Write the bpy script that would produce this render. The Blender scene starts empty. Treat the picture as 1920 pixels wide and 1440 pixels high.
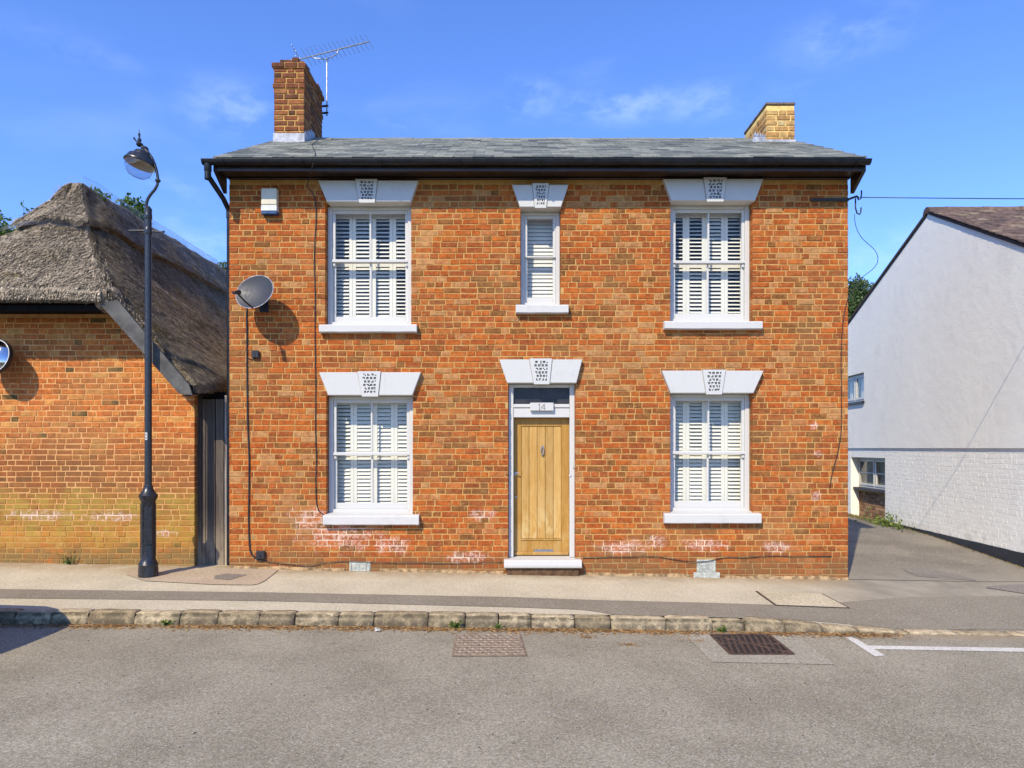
import bpy, bmesh, math, random
from mathutils import Vector, Matrix, noise

random.seed(7)
R = random.random
U = random.uniform
scene = bpy.context.scene
COL = scene.collection

# ---------------------------------------------------------------- camera, sky, sun, exposure
F, CAMD, EYE, HOR = 1301.5, 9.5, 1.74, 840.0      # focal length in photo pixels, distance, eye height, horizon row
cam_data = bpy.data.cameras.new("camera")
cam = bpy.data.objects.new("camera", cam_data)
COL.objects.link(cam)
cam.location = (0, -CAMD, EYE)
cam.rotation_euler = (math.radians(90), 0, 0)
cam_data.sensor_width = 36
cam_data.lens = F / 1920 * 36
cam_data.shift_y = (HOR - 720) / 1920
cam_data.clip_end = 3000
cam_data.clip_start = 0.05
scene.camera = cam

SUN = Vector((-0.54, -1.0, 1.03)).normalized()     # direction towards the sun
sun_el = math.asin(SUN.z)
sun_az = math.atan2(SUN.x, SUN.y)
world = bpy.data.worlds.new("World")
scene.world = world
world.use_nodes = True
wn, wl = world.node_tree.nodes, world.node_tree.links
wn.clear()
w_out = wn.new("ShaderNodeOutputWorld")
w_bg = wn.new("ShaderNodeBackground")
w_bg.inputs["Strength"].default_value = 0.15
sky = wn.new("ShaderNodeTexSky")
sky.sky_type = 'NISHITA'
sky.sun_disc = False
sky.sun_elevation = sun_el
sky.sun_rotation = sun_az
sky.altitude = 100
sky.air_density = 1.0
sky.dust_density = 0.15
sky.ozone_density = 2.2
tc = wn.new("ShaderNodeTexCoord")
mp = wn.new("ShaderNodeMapping")
mp.inputs["Scale"].default_value = (2.1, 1.2, 4.6)
mp.inputs["Rotation"].default_value = (0, math.radians(10), 0)
mp.inputs["Location"].default_value = (3.35, 0.4, 1.2)
n1 = wn.new("ShaderNodeTexNoise")
n1.inputs["Scale"].default_value = 1.35
n1.inputs["Detail"].default_value = 7
n1.inputs["Roughness"].default_value = 0.56
n1.inputs["Distortion"].default_value = 0.5
rmp = wn.new("ShaderNodeMapRange")
rmp.interpolation_type = 'SMOOTHSTEP'
rmp.inputs["From Min"].default_value = 0.56
rmp.inputs["From Max"].default_value = 0.8
rmp.inputs["To Max"].default_value = 0.12
mixw = wn.new("ShaderNodeMix")
mixw.data_type = 'RGBA'
mixw.inputs["B"].default_value = (5.6, 7.0, 10.0, 1)
tint = wn.new("ShaderNodeMix")
tint.data_type = 'RGBA'
tint.blend_type = 'MULTIPLY'
tint.inputs["Factor"].default_value = 1
tint.inputs["B"].default_value = (0.84, 1.14, 1.84, 1)
wl.new(tc.outputs["Generated"], mp.inputs["Vector"])
wl.new(mp.outputs[0], n1.inputs["Vector"])
wl.new(n1.outputs["Fac"], rmp.inputs["Value"])
# soft cirrus wisps, each in its own direction of the sky (x, z per unit y) with its half sizes
n2 = wn.new("ShaderNodeTexNoise")
n2.inputs["Scale"].default_value = 13
n2.inputs["Detail"].default_value = 7
n2.inputs["Roughness"].default_value = 0.6
mp2 = wn.new("ShaderNodeMapping")
mp2.inputs["Scale"].default_value = (1, 1, 2.0)
mp2.inputs["Rotation"].default_value = (0, math.radians(-22), 0)
wl.new(tc.outputs["Generated"], mp2.inputs["Vector"])
wl.new(mp2.outputs[0], n2.inputs["Vector"])
nr2 = wn.new("ShaderNodeMapRange")
nr2.interpolation_type = 'SMOOTHSTEP'
nr2.inputs["From Min"].default_value = 0.40
nr2.inputs["From Max"].default_value = 0.72
wl.new(n2.outputs["Fac"], nr2.inputs["Value"])
acc = rmp.outputs[0]
for (cx_, cz_, rx_, rz_, am_) in ((980, 185, 75, 40, .42), (1165, 196, 130, 38, .44), (1330, 190, 110, 35, .34), (770, 232, 75, 28, .26), (455, 210, 110, 60, .36), (1590, 65, 120, 55, .26),
                                  (1520, 175, 60, 25, .2), (400, 445, 110, 50, .32), (1640, 480, 160, 70, .25), (130, 90, 200, 45, .10), (330, 355, 80, 30, .2)):
    dv = Vector(((cx_ - 960) / F, 1, (HOR - cz_) / F))
    ln = dv.length
    dv.normalize()
    sb_ = wn.new("ShaderNodeVectorMath")
    sb_.operation = 'SUBTRACT'
    wl.new(tc.outputs["Generated"], sb_.inputs[0])
    sb_.inputs[1].default_value = dv
    ml_ = wn.new("ShaderNodeVectorMath")
    ml_.operation = 'MULTIPLY'
    wl.new(sb_.outputs[0], ml_.inputs[0])
    rx_, rz_, am_ = rx_ * 1.45, rz_ * 1.25, am_ * .85
    mr_am = am_
    ml_.inputs[1].default_value = (F * ln / rx_, F * ln / (rx_ + rz_) * .8, F * ln / rz_)
    le_ = wn.new("ShaderNodeVectorMath")
    le_.operation = 'LENGTH'
    wl.new(ml_.outputs[0], le_.inputs[0])
    mr_ = wn.new("ShaderNodeMapRange")
    mr_.interpolation_type = 'SMOOTHSTEP'
    mr_.inputs["From Min"].default_value = 1.0
    mr_.inputs["From Max"].default_value = 0.0
    mr_.inputs["To Max"].default_value = am_
    wl.new(le_.outputs["Value"], mr_.inputs["Value"])
    mu_ = wn.new("ShaderNodeMath")
    mu_.operation = 'MULTIPLY'
    wl.new(mr_.outputs[0], mu_.inputs[0])
    wl.new(nr2.outputs[0], mu_.inputs[1])
    ad_ = wn.new("ShaderNodeMath")
    ad_.operation = 'MAXIMUM'
    wl.new(acc, ad_.inputs[0])
    wl.new(mu_.outputs[0], ad_.inputs[1])
    acc = ad_.outputs[0]
wl.new(acc, mixw.inputs["Factor"])
wl.new(sky.outputs[0], tint.inputs["A"])
wl.new(tint.outputs["Result"], mixw.inputs["A"])
wl.new(mixw.outputs["Result"], w_bg.inputs["Color"])
wl.new(w_bg.outputs[0], w_out.inputs["Surface"])

sun_data = bpy.data.lights.new("sun", 'SUN')
sun_data.energy = 5.0
sun_data.angle = math.radians(0.53)
sun_data.color = (1.0, 0.885, 0.70)
sun_ob = bpy.data.objects.new("sun", sun_data)
COL.objects.link(sun_ob)
sun_ob.rotation_euler = SUN.to_track_quat('Z', 'Y').to_euler()
sun_ob.location = (-10, -20, 20)

scene.view_settings.view_transform = 'Standard'
scene.view_settings.look = 'None'
scene.view_settings.gamma = 1
scene.view_settings.use_curve_mapping = False
scene.view_settings.exposure = 0.12


# ---------------------------------------------------------------- helpers
def PX(px, y=0.0):
    return (px - 960) * (y + CAMD) / F


def PZ(py, y=0.0):
    return EYE + (HOR - py) * (y + CAMD) / F


def clamp(v, a=0.0, b=1.0):
    return max(a, min(b, v))


def lerp(a, b, t):
    return a + (b - a) * t


def sstep(a, b, v):
    t = clamp((v - a) / (b - a))
    return t * t * (3 - 2 * t)


class MB:
    """Collects geometry; build() links it as one mesh object."""

    def __init__(s):
        s.v, s.f, s.m, s.t = [], [], [], []

    def add(s, verts, faces, mat=0, tint=0.0):
        b = len(s.v)
        s.v.extend([tuple(p) for p in verts])
        for f in faces:
            s.f.append([i + b for i in f])
            s.m.append(mat)
            s.t.append(tint)

    def quad(s, a, b, c, d, mat=0, tint=0.0):
        s.add((a, b, c, d), [(0, 1, 2, 3)], mat, tint)

    def box(s, x0, x1, y0, y1, z0, z1, mat=0, tint=0.0, M=None):
        vs = [(x, y, z) for x in (x0, x1) for y in (y0, y1) for z in (z0, z1)]
        if M is not None:
            vs = [M @ Vector(v) for v in vs]
        s.add(vs, [(0, 1, 3, 2), (4, 6, 7, 5), (0, 4, 5, 1), (2, 3, 7, 6), (0, 2, 6, 4), (1, 5, 7, 3)], mat, tint)

    def bbox(s, x0, x1, y0, y1, z0, z1, c=0.004, mat=0, tint=0.0, M=None):
        """box with chamfered edges (26 faces)"""
        bm = bmesh.new()
        vs = [bm.verts.new((x, y, z)) for x in (x0, x1) for y in (y0, y1) for z in (z0, z1)]
        for f in [(0, 1, 3, 2), (4, 6, 7, 5), (0, 4, 5, 1), (2, 3, 7, 6), (0, 2, 6, 4), (1, 5, 7, 3)]:
            bm.faces.new([vs[i] for i in f])
        bmesh.ops.bevel(bm, geom=bm.edges[:], offset=c, segments=1, affect='EDGES', profile=0.5)
        s.from_bm(bm, mat, tint, M)

    def from_bm(s, bm, mat=0, tint=0.0, M=None):
        bm.verts.index_update()
        vs = [(M @ v.co) if M is not None else v.co.copy() for v in bm.verts]
        s.add(vs, [[v.index for v in f.verts] for f in bm.faces], mat, tint)
        bm.free()

    def prism(s, poly, y0, y1, mat=0, tint=0.0, M=None):
        """poly: list of (x,z), extruded from y0 to y1 (y0 is the front)"""
        n = len(poly)
        vs = [(x, y0, z) for x, z in poly] + [(x, y1, z) for x, z in poly]
        if M is not None:
            vs = [M @ Vector(v) for v in vs]
        fs = [list(range(n)), list(range(2 * n - 1, n - 1, -1))]
        fs += [(i, i + n, (i + 1) % n + n, (i + 1) % n) for i in range(n)]
        s.add(vs, fs, mat, tint)

    def tube(s, pts, r, n=8, mat=0, tint=0.0, caps=True):
        pts = [Vector(p) for p in pts]
        rs = r if isinstance(r, (list, tuple)) else [r] * len(pts)
        ref = Vector((0, 0, 1))
        rings = []
        prev = None
        for i, p in enumerate(pts):
            d = (pts[min(i + 1, len(pts) - 1)] - pts[max(i - 1, 0)]).normalized()
            if prev is None:
                a = d.cross(ref)
                if a.length < 0.05:
                    a = d.cross(Vector((0, 1, 0)))
            else:
                a = prev - d * prev.dot(d)
            a.normalize()
            prev = a
            b = d.cross(a)
            rings.append([p + (a * math.cos(k * 2 * math.pi / n) + b * math.sin(k * 2 * math.pi / n)) * rs[i] for k in range(n)])
        vs = [v for ring in rings for v in ring]
        fs = []
        for i in range(len(pts) - 1):
            for k in range(n):
                fs.append((i * n + k, i * n + (k + 1) % n, (i + 1) * n + (k + 1) % n, (i + 1) * n + k))
        if caps:
            fs.append(list(range(n - 1, -1, -1)))
            fs.append([len(vs) - n + k for k in range(n)])
        s.add(vs, fs, mat, tint)

    def lathe(s, prof, n=20, M=None, mat=0, tint=0.0, closed=False):
        """prof: list of (r,z) about the z axis"""
        vs, fs = [], []
        for r, z in prof:
            for k in range(n):
                a = k * 2 * math.pi / n
                vs.append(Vector((r * math.cos(a), r * math.sin(a), z)))
        if M is not None:
            vs = [M @ v for v in vs]
        for i in range(len(prof) - 1):
            for k in range(n):
                fs.append((i * n + k, i * n + (k + 1) % n, (i + 1) * n + (k + 1) % n, (i + 1) * n + k))
        if closed:
            fs.append(list(range(n - 1, -1, -1)))
            fs.append([len(vs) - n + k for k in range(n)])
        s.add(vs, fs, mat, tint)

    def mesh(s, name, mats, smooth=False):
        me = bpy.data.meshes.new(name)
        me.from_pydata(s.v, [], s.f)
        for m in (mats if isinstance(mats, (list, tuple)) else [mats]):
            me.materials.append(m)
        me.polygons.foreach_set("material_index", s.m)
        if any(s.t):
            at = me.attributes.new("tint", 'FLOAT', 'FACE')
            at.data.foreach_set("value", s.t)
        if smooth:
            me.polygons.foreach_set("use_smooth", [True] * len(s.f))
        me.update()
        return me

    def build(s, name, mats, parent=None, smooth=False, kind=None, angle=None):
        me = s.mesh(name, mats, smooth or angle is not None)
        if angle is not None:
            bm = bmesh.new()
            bm.from_mesh(me)
            bmesh.ops.remove_doubles(bm, verts=bm.verts, dist=1e-5)
            bmesh.ops.recalc_face_normals(bm, faces=bm.faces)
            bm.to_mesh(me)
            bm.free()
            me.set_sharp_from_angle(angle=math.radians(angle))
        return link(me, name, parent, kind)


ROOTM = {}


def link(me, name, parent=None, kind=None):
    o = bpy.data.objects.new(name, me)
    COL.objects.link(o)
    if parent is not None:
        o.parent = parent
        if parent.name in ROOTM:
            o.matrix_parent_inverse = ROOTM[parent.name]
    if kind:
        o["kind"] = kind
    return o


def tag(o, label, cat, group=None, kind=None):
    o["label"] = label
    o["category"] = cat
    if group:
        o["group"] = group
    if kind:
        o["kind"] = kind
    return o


def thing(name, label, cat, loc=(0, 0, 0), rotz=0.0, group=None, local=False):
    """An Empty at the thing's base. local=False: children are modelled in world coordinates."""
    o = bpy.data.objects.new(name, None)
    COL.objects.link(o)
    o.location = loc
    o.rotation_euler = (0, 0, rotz)
    o.empty_display_size = 0.2
    if not local:
        ROOTM[o.name] = (Matrix.Translation(loc) @ Matrix.Rotation(rotz, 4, 'Z')).inverted()
    return tag(o, label, cat, group)


def structure(o, label, cat):
    return tag(o, label, cat, kind='structure')


# ---------------------------------------------------------------- node helpers
class NT:
    def __init__(s, name):
        s.mat = bpy.data.materials.new(name)
        s.mat.use_nodes = True
        s.n, s.l = s.mat.node_tree.nodes, s.mat.node_tree.links
        s.n.clear()
        s.out = s.n.new("ShaderNodeOutputMaterial")
        s.pos = s.n.new("ShaderNodeNewGeometry").outputs["Position"]
        sp = s.n.new("ShaderNodeSeparateXYZ")
        s.l.new(s.pos, sp.inputs[0])
        s.x, s.y, s.z = sp.outputs

    def set(s, sock, v):
        if isinstance(v, bpy.types.NodeSocket):
            s.l.new(v, sock)
        elif sock.type == 'RGBA' and isinstance(v, (tuple, list)):
            sock.default_value = tuple(v) + ((1,) if len(v) == 3 else ())
        else:
            sock.default_value = v

    def math(s, op, a, b=0.0, c=None, cl=False):
        m = s.n.new("ShaderNodeMath")
        m.operation = op
        m.use_clamp = cl
        s.set(m.inputs[0], a)
        s.set(m.inputs[1], b)
        if c is not None:
            s.set(m.inputs[2], c)
        return m.outputs[0]

    def rng(s, v, a, b, lo=0.0, hi=1.0, smooth=True):
        m = s.n.new("ShaderNodeMapRange")
        m.interpolation_type = 'SMOOTHSTEP' if smooth else 'LINEAR'
        s.set(m.inputs["Value"], v)
        m.inputs["From Min"].default_value = a
        m.inputs["From Max"].default_value = b
        m.inputs["To Min"].default_value = lo
        m.inputs["To Max"].default_value = hi
        return m.outputs[0]

    def vec(s, scale=(1, 1, 1), rot=(0, 0, 0), loc=(0, 0, 0)):
        m = s.n.new("ShaderNodeMapping")
        s.l.new(s.pos, m.inputs[0])
        m.inputs["Scale"].default_value = scale
        m.inputs["Rotation"].default_value = rot
        m.inputs["Location"].default_value = loc
        return m.outputs[0]

    def noise(s, scale, detail=4, rough=0.55, vec=None, dist=0.0, color=False):
        m = s.n.new("ShaderNodeTexNoise")
        s.l.new(vec if vec is not None else s.pos, m.inputs["Vector"])
        m.inputs["Scale"].default_value = scale
        m.inputs["Detail"].default_value = detail
        m.inputs["Roughness"].default_value = rough
        m.inputs["Distortion"].default_value = dist
        return m.outputs["Color" if color else "Fac"]

    def voro(s, scale, feature='F1', vec=None, out="Distance", rand=1.0):
        m = s.n.new("ShaderNodeTexVoronoi")
        m.feature = feature
        s.l.new(vec if vec is not None else s.pos, m.inputs["Vector"])
        m.inputs["Scale"].default_value = scale
        m.inputs["Randomness"].default_value = rand
        return m.outputs[out]

    def mix(s, f, a, b, mode='MIX'):
        m = s.n.new("ShaderNodeMix")
        m.data_type = 'RGBA'
        m.blend_type = mode
        s.set(m.inputs["Factor"], f)
        s.set(m.inputs["A"], a)
        s.set(m.inputs["B"], b)
        return m.outputs["Result"]

    def ramp(s, f, stops, const=False):
        m = s.n.new("ShaderNodeValToRGB")
        s.set(m.inputs[0], f)
        cr = m.color_ramp
        cr.interpolation = 'CONSTANT' if const else 'LINEAR'
        while len(cr.elements) > 1:
            cr.elements.remove(cr.elements[-1])
        cr.elements[0].position = stops[0][0]
        cr.elements[0].color = tuple(stops[0][1]) + (1,)
        for p, c in stops[1:]:
            e = cr.elements.new(p)
            e.color = tuple(c) + (1,)
        return m.outputs[0]

    def tint(s):
        """per piece random value: mesh attribute on joined pieces, custom property on single objects"""
        a = s.n.new("ShaderNodeAttribute")
        a.attribute_name = "tint"
        b = s.n.new("ShaderNodeAttribute")
        b.attribute_type = 'OBJECT'
        b.attribute_name = "tint"
        return s.math('ADD', a.outputs["Fac"], b.outputs["Fac"])

    def scale(s, col, f):
        m = s.n.new("ShaderNodeVectorMath")
        m.operation = 'SCALE'
        s.set(m.inputs[0], col)
        s.set(m.inputs["Scale"], f)
        return m.outputs[0]

    def bump(s, h, strength=0.4, dist=0.01):
        m = s.n.new("ShaderNodeBump")
        m.inputs["Strength"].default_value = strength
        m.inputs["Distance"].default_value = dist
        s.set(m.inputs["Height"], h)
        return m.outputs[0]

    def done(s, col, rough=0.7, normal=None, metal=0.0, spec=0.5, sheen=None, coat=None):
        p = s.n.new("ShaderNodeBsdfPrincipled")
        s.set(p.inputs["Base Color"], col)
        s.set(p.inputs["Roughness"], rough)
        s.set(p.inputs["Metallic"], metal)
        p.inputs["Specular IOR Level"].default_value = spec
        if coat:
            p.inputs["Coat Weight"].default_value = coat
        if normal is not None:
            s.l.new(normal, p.inputs["Normal"])
        s.l.new(p.outputs[0], s.out.inputs["Surface"])
        return s.mat


def simple(name, col, rough=0.6, var=0.12, scale=6.0, bump=0.0, metal=0.0, spec=0.5, coat=None, fine=60):
    t = NT(name)
    f = t.rng(t.noise(scale, 5), 0.3, 0.7, 1 - var, 1 + var)
    f2 = t.rng(t.noise(fine, 3), 0.3, 0.7, 1 - var * .5, 1 + var * .5)
    c = t.scale(t.scale(tuple(col), f), f2)
    r = t.rng(t.noise(scale * 2, 3), 0.3, 0.7, clamp(rough - .08), clamp(rough + .08))
    n = t.bump(t.noise(fine, 4), bump, 0.004) if bump else None
    return t.done(c, r, n, metal, spec, coat=coat)


def ellipse_mask(t, spots, noisev):
    """soft union of ellipses (x,z,rx,rz), broken up by noise"""
    tot = None
    for (cx, cz, rx, rz) in spots:
        a = t.math('MULTIPLY', t.math('SUBTRACT', t.x, cx), 1 / rx)
        b = t.math('MULTIPLY', t.math('SUBTRACT', t.z, cz), 1 / rz)
        d = t.math('SQRT', t.math('ADD', t.math('MULTIPLY', a, a), t.math('MULTIPLY', b, b)))
        m = t.math('SUBTRACT', 1.0, d, cl=True)
        tot = m if tot is None else t.math('MAXIMUM', tot, m)
    return t.rng(t.math('ADD', tot, t.math('MULTIPLY', t.math('SUBTRACT', noisev, 0.5), 1.7)), 0.25, 0.75)


HOUSE_SPOTS = [(PX(640), PZ(1005), .85, .34), (PX(585), PZ(975), .5, .28), (PX(735), PZ(1022), .45, .2), (PX(905), PZ(966), .34, .13),
               (PX(880), PZ(1045), .5, .14), (PX(1165), PZ(1026), .6, .17), (PX(1230), PZ(1016), .25, .12), (PX(1320), PZ(1022), .5, .14),
               (PX(1455), PZ(1025), .33, .14), (PX(1525), PZ(800), .1, .1), (PX(1535), PZ(850), .12, .08), (PX(1530), PZ(930), .1, .12)]
COT_SPOTS = [(PX(70, .15), PZ(966, .15), .75, .13), (PX(210, .15), PZ(968, .15), .7, .12), (PX(300, .15), PZ(1000, .15), .35, .09)]


def brick_material(name, stops, spots, dirt_top, dirt_col, moss=0.0, mossz=(0, 1), lift=1.0, dark_band=None, smear=.72):
    t = NT(name)
    k = t.tint()
    k = t.math('ADD', k, t.math('MULTIPLY', t.math('SUBTRACT', t.noise(8.5, 4, .6), .5), .55), cl=True)
    k = t.math('MINIMUM', k, .97)
    base = t.scale(t.ramp(k, stops), t.rng(t.noise(2.2, 3), .3, .7, .9, 1.08))
    mott = t.noise(16, 5, 0.65)
    fine = t.noise(120, 3, 0.6)
    big = t.noise(0.9, 3)
    c = t.scale(base, t.rng(mott, 0.28, 0.72, 0.72 * lift, 1.26 * lift))
    c = t.scale(c, t.rng(fine, 0.3, 0.7, 0.86, 1.14))
    c = t.mix(t.rng(t.noise(24, 4, .6), 0.52, 0.75, 0, smear), c, (0.41, 0.215, 0.075))          # mortar smears
    c = t.mix(t.rng(big, 0.48, 0.68, 0, 0.34), c, (0.27, 0.165, 0.065))
    if dark_band:                                                                             # band of darker brown courses on the cottage
        z0, z1, col, amt = dark_band
        m = t.math('MULTIPLY', t.rng(t.z, z0 - .35, z0), t.rng(t.z, z1, z1 + .5, 1, 0))
        c = t.mix(t.math('MULTIPLY', m, t.rng(t.noise(3, 4), .3, .7, amt * .5, amt)), c, col)
    if dirt_top > 0:
        dm = t.math('MULTIPLY', t.rng(t.z, dirt_top * .25, dirt_top, 1, 0), t.rng(t.noise(2.6, 5), 0.3, 0.65, 0.25, 0.95))
        c = t.mix(dm, c, dirt_col)
    if moss:
        zz = t.math('ADD', t.z, t.math('MULTIPLY', t.math('SUBTRACT', t.noise(1.6, 4), .5), .5))
        mm = t.math('MULTIPLY', t.math('MULTIPLY', t.rng(zz, .3, .6), t.rng(zz, 1.0, 1.25, 1, 0)), t.rng(t.noise(5, 6, .7), 0.3, 0.6, .1, moss))
        c = t.mix(mm, c, (0.36, 0.25, 0.045))
        c = t.mix(t.math('MULTIPLY', t.rng(zz, .25, .5, .75, 0), t.rng(t.noise(9, 5, .7), .3, .6)), c, (0.20, 0.15, 0.06))
    e = ellipse_mask(t, spots, t.noise(7, 5, 0.7))
    e = t.math('MULTIPLY', e, t.rng(t.math('FRACT', t.math('MULTIPLY', k, 9.7)), .25, .6, .08, 1))
    e = t.math('MULTIPLY', e, t.rng(t.noise(38, 4, .7), .36, .6))
    c = t.mix(t.math('MULTIPLY', e, 0.85), c, (0.60, 0.40, 0.31))
    b = t.bump(t.math('ADD', t.noise(45, 5, 0.7), t.math('MULTIPLY', t.noise(220, 2), .4)), 0.55, 0.006)
    return t.done(c, 0.9, b, spec=0.2)


def mortar_material(name, col, dark, spots, moss=0.0):
    t = NT(name)
    c = t.mix(t.rng(t.noise(9, 5), 0.35, 0.7), col, dark)
    c = t.scale(c, t.rng(t.noise(150, 3), 0.3, 0.7, .82, 1.15))
    if moss:
        c = t.mix(t.math('MULTIPLY', t.rng(t.z, .1, 1.3, 1, 0), moss), c, (0.27, 0.2, 0.04))
    c = t.mix(t.math('MULTIPLY', t.rng(t.z, 0.08, 0.42, 1, 0), .6), c, (0.22, 0.16, 0.08))
    e = ellipse_mask(t, spots, t.noise(7, 5, 0.7))
    c = t.mix(t.math('MULTIPLY', e, 0.7), c, (0.76, 0.62, 0.5))
    return t.done(c, 0.95, t.bump(t.noise(90, 4), .5, .005), spec=0.15)


HOUSE_STOPS = [(0.0, (0.193, 0.075, 0.020)), (0.06, (0.240, 0.099, 0.026)), (0.14, (0.243, 0.068, 0.018)), (0.28, (0.298, 0.075, 0.018)),
               (0.44, (0.346, 0.080, 0.015)), (0.60, (0.396, 0.097, 0.017)), (0.74, (0.418, 0.119, 0.021)), (0.85, (0.382, 0.129, 0.038)),
               (0.92, (0.387, 0.165, 0.059)), (1.0, (0.430, 0.230, 0.088))]
COT_STOPS = [(0.0, (0.094, 0.056, 0.019)), (0.06, (0.226, 0.111, 0.030)), (0.12, (0.348, 0.103, 0.025)), (0.4, (0.450, 0.122, 0.026)),
             (0.65, (0.497, 0.150, 0.031)), (0.85, (0.516, 0.199, 0.046)), (1.0, (0.563, 0.302, 0.086))]
M_BRICK = brick_material("house brick", HOUSE_STOPS, HOUSE_SPOTS, 0.42, (0.20, 0.095, 0.035))
M_MORTAR = mortar_material("lime mortar", (0.52, 0.315, 0.11), (0.45, 0.235, 0.065), HOUSE_SPOTS)
M_CBRICK = brick_material("cottage brick", COT_STOPS, COT_SPOTS, 0.62, (0.24, 0.13, 0.035), moss=0.8, mossz=(0.25, 1.15),
                          dark_band=(0.85, 1.5, (0.20, 0.085, 0.03), 0.9))
M_CMORTAR = mortar_material("cottage mortar", (0.66, 0.36, 0.14), (0.56, 0.26, 0.085), COT_SPOTS, moss=.6)
CH_STOPS = [(0, (0.07, 0.036, 0.02)), (.3, (0.16, 0.055, 0.026)), (.7, (0.26, 0.085, 0.03)), (1, (0.28, 0.14, 0.05))]
CH2_STOPS = [(0, (0.28, 0.16, 0.06)), (.3, (0.44, 0.24, 0.08)), (.7, (0.50, 0.32, 0.12)), (1, (0.52, 0.40, 0.20))]
M_CHB = brick_material("chimney brick", CH_STOPS, [(0, -9, .1, .1)], -1, (0.2, 0.1, 0.04), smear=.2)
M_CHB2 = brick_material("yellow chimney brick", CH2_STOPS, [(0, -9, .1, .1)], -1, (0.2, 0.1, 0.04), smear=.2)
M_CHM = simple("chimney mortar", (0.56, 0.33, 0.10), .95, .2, 8, .3, spec=.1)
M_CHM2 = simple("pale chimney mortar", (0.72, 0.50, 0.18), .95, .2, 8, .3, spec=.1)


def white_paint(name, col=(0.555, 0.545, 0.495), rough=.5, wear=.25, bumpy=.12):
    t = NT(name)
    c = t.mix(t.rng(t.noise(5, 6, .65), .52, .75, 0, wear), col, tuple(v * .82 for v in col))
    c = t.mix(t.rng(t.noise(34, 4, .7), .64, .76, 0, wear * .9), c, tuple(v * m for v, m in zip(col, (.66, .62, .55))))
    c = t.mix(t.rng(t.noise(3, 5, .6, t.vec((9, 9, .7))), .56, .8, 0, wear * .8), c, tuple(v * m for v, m in zip(col, (.75, .72, .66))))
    return t.done(c, rough, t.bump(t.noise(30, 4), bumpy, .006), spec=.4)


M_WHITE = white_paint("white gloss paint", rough=.38, wear=.1)
M_STONE = white_paint("white masonry paint", (0.53, 0.525, 0.48), .6, .35, .3)
M_SHUT = white_paint("shutter paint", (0.74, 0.73, 0.65), .5, .04, .02)
M_SILL = white_paint("sill paint", (0.54, 0.53, 0.485), .6, .5, .5)
M_PIT = simple("keystone pits", (0.15, 0.15, 0.145), .8, .3, 30)
M_BLACK = simple("black plastic", (0.018, 0.018, 0.019), .42, .3, 12)
M_GUTTER = simple("gutter black", (0.010, 0.011, 0.013), .42, .35, 8, spec=.3)
M_SOFFIT = simple("dark brown eaves", (0.026, 0.016, 0.012), .45, .4, 6)
M_DARK = simple("unlit room", (0.22, 0.215, 0.20), .9)
M_LAMPIRON = simple("lamp black paint", (0.020, 0.021, 0.023), .33, .25, 20, .05)
M_LEAD = simple("lead flashing", (0.36, 0.37, 0.39), .55, .35, 12, .4)
M_GALV = simple("galvanised steel", (0.42, 0.43, 0.44), .4, .25, 30, metal=.7)
M_STEEL = simple("steel fittings", (0.36, 0.36, 0.37), .35, .2, 40, metal=.85)
M_DISH = simple("dish grey", (0.032, 0.034, 0.038), .55, .1, 9)
M_LNB = simple("dish arm black", (0.012, 0.012, 0.013), .5, .2, 20)
M_LNBW = simple("feed cap", (0.5, 0.52, 0.54), .5, .1, 20)
M_CREAM = simple("alarm cream", (0.58, 0.53, 0.38), .4, .06, 8)
M_CREAM2 = simple("alarm white", (0.60, 0.60, 0.57), .4, .06, 8)
M_ABLUE = simple("alarm blue", (0.012, 0.06, 0.16), .3, .1, 8)
M_VENT = simple("pale vent", (0.40, 0.41, 0.34), .7, .25, 25, .2)
M_SLATE = None
M_IRON = simple("rusty iron", (0.085, 0.050, 0.034), .75, .4, 18, .5, metal=.2)
M_IRONBAR = simple("black iron bar", (0.02, 0.019, 0.018), .6, .3, 20, .2)


def slate_material():
    t = NT("roof slate")
    k = t.tint()
    c = t.ramp(k, [(0, (0.105, 0.112, 0.092)), (.4, (0.175, 0.18, 0.142)), (.75, (0.23, 0.235, 0.185)), (1, (0.29, 0.29, 0.225))])
    c = t.scale(c, t.rng(t.noise(14, 5, .65), .3, .7, .78, 1.2))
    c = t.mix(t.rng(t.noise(30, 4, .7), .62, .74, 0, .5), c, (0.36, 0.36, 0.30))
    return t.done(c, .6, t.bump(t.noise(40, 4, .7, t.vec((1, .4, 1))), .35, .006), spec=.4)


M_SLATE = slate_material()


def glass_material(name, refl=0.06, tintc=(1, 1, 1)):
    t = NT(name)
    tr = t.n.new("ShaderNodeBsdfTransparent")
    tr.inputs[0].default_value = tintc + (1,)
    gl = t.n.new("ShaderNodeBsdfGlossy")
    gl.inputs["Roughness"].default_value = 0.02
    lw = t.n.new("ShaderNodeLayerWeight")
    lw.inputs["Blend"].default_value = 0.5
    mx = t.n.new("ShaderNodeMixShader")
    t.l.new(t.math('ADD', t.math('POWER', lw.outputs["Facing"], 5.0), refl), mx.inputs[0])
    t.l.new(tr.outputs[0], mx.inputs[1])
    t.l.new(gl.outputs[0], mx.inputs[2])
    t.l.new(mx.outputs[0], t.out.inputs["Surface"])
    return t.mat


M_GLASS = glass_material("window glass", 0.012, (.97, .97, .955))
M_BOWL = glass_material("lamp bowl", 0.06, (.82, .84, .86))
M_DKGLASS = simple("dark fanlight glass", (0.034, 0.034, 0.037), .3, .1, 5, spec=.25)
M_LETTER = simple("fanlight lettering", (0.008, 0.008, 0.009), .4)
M_ETCH = simple("plaque lettering", (0.16, 0.13, 0.10), .6)


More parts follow.
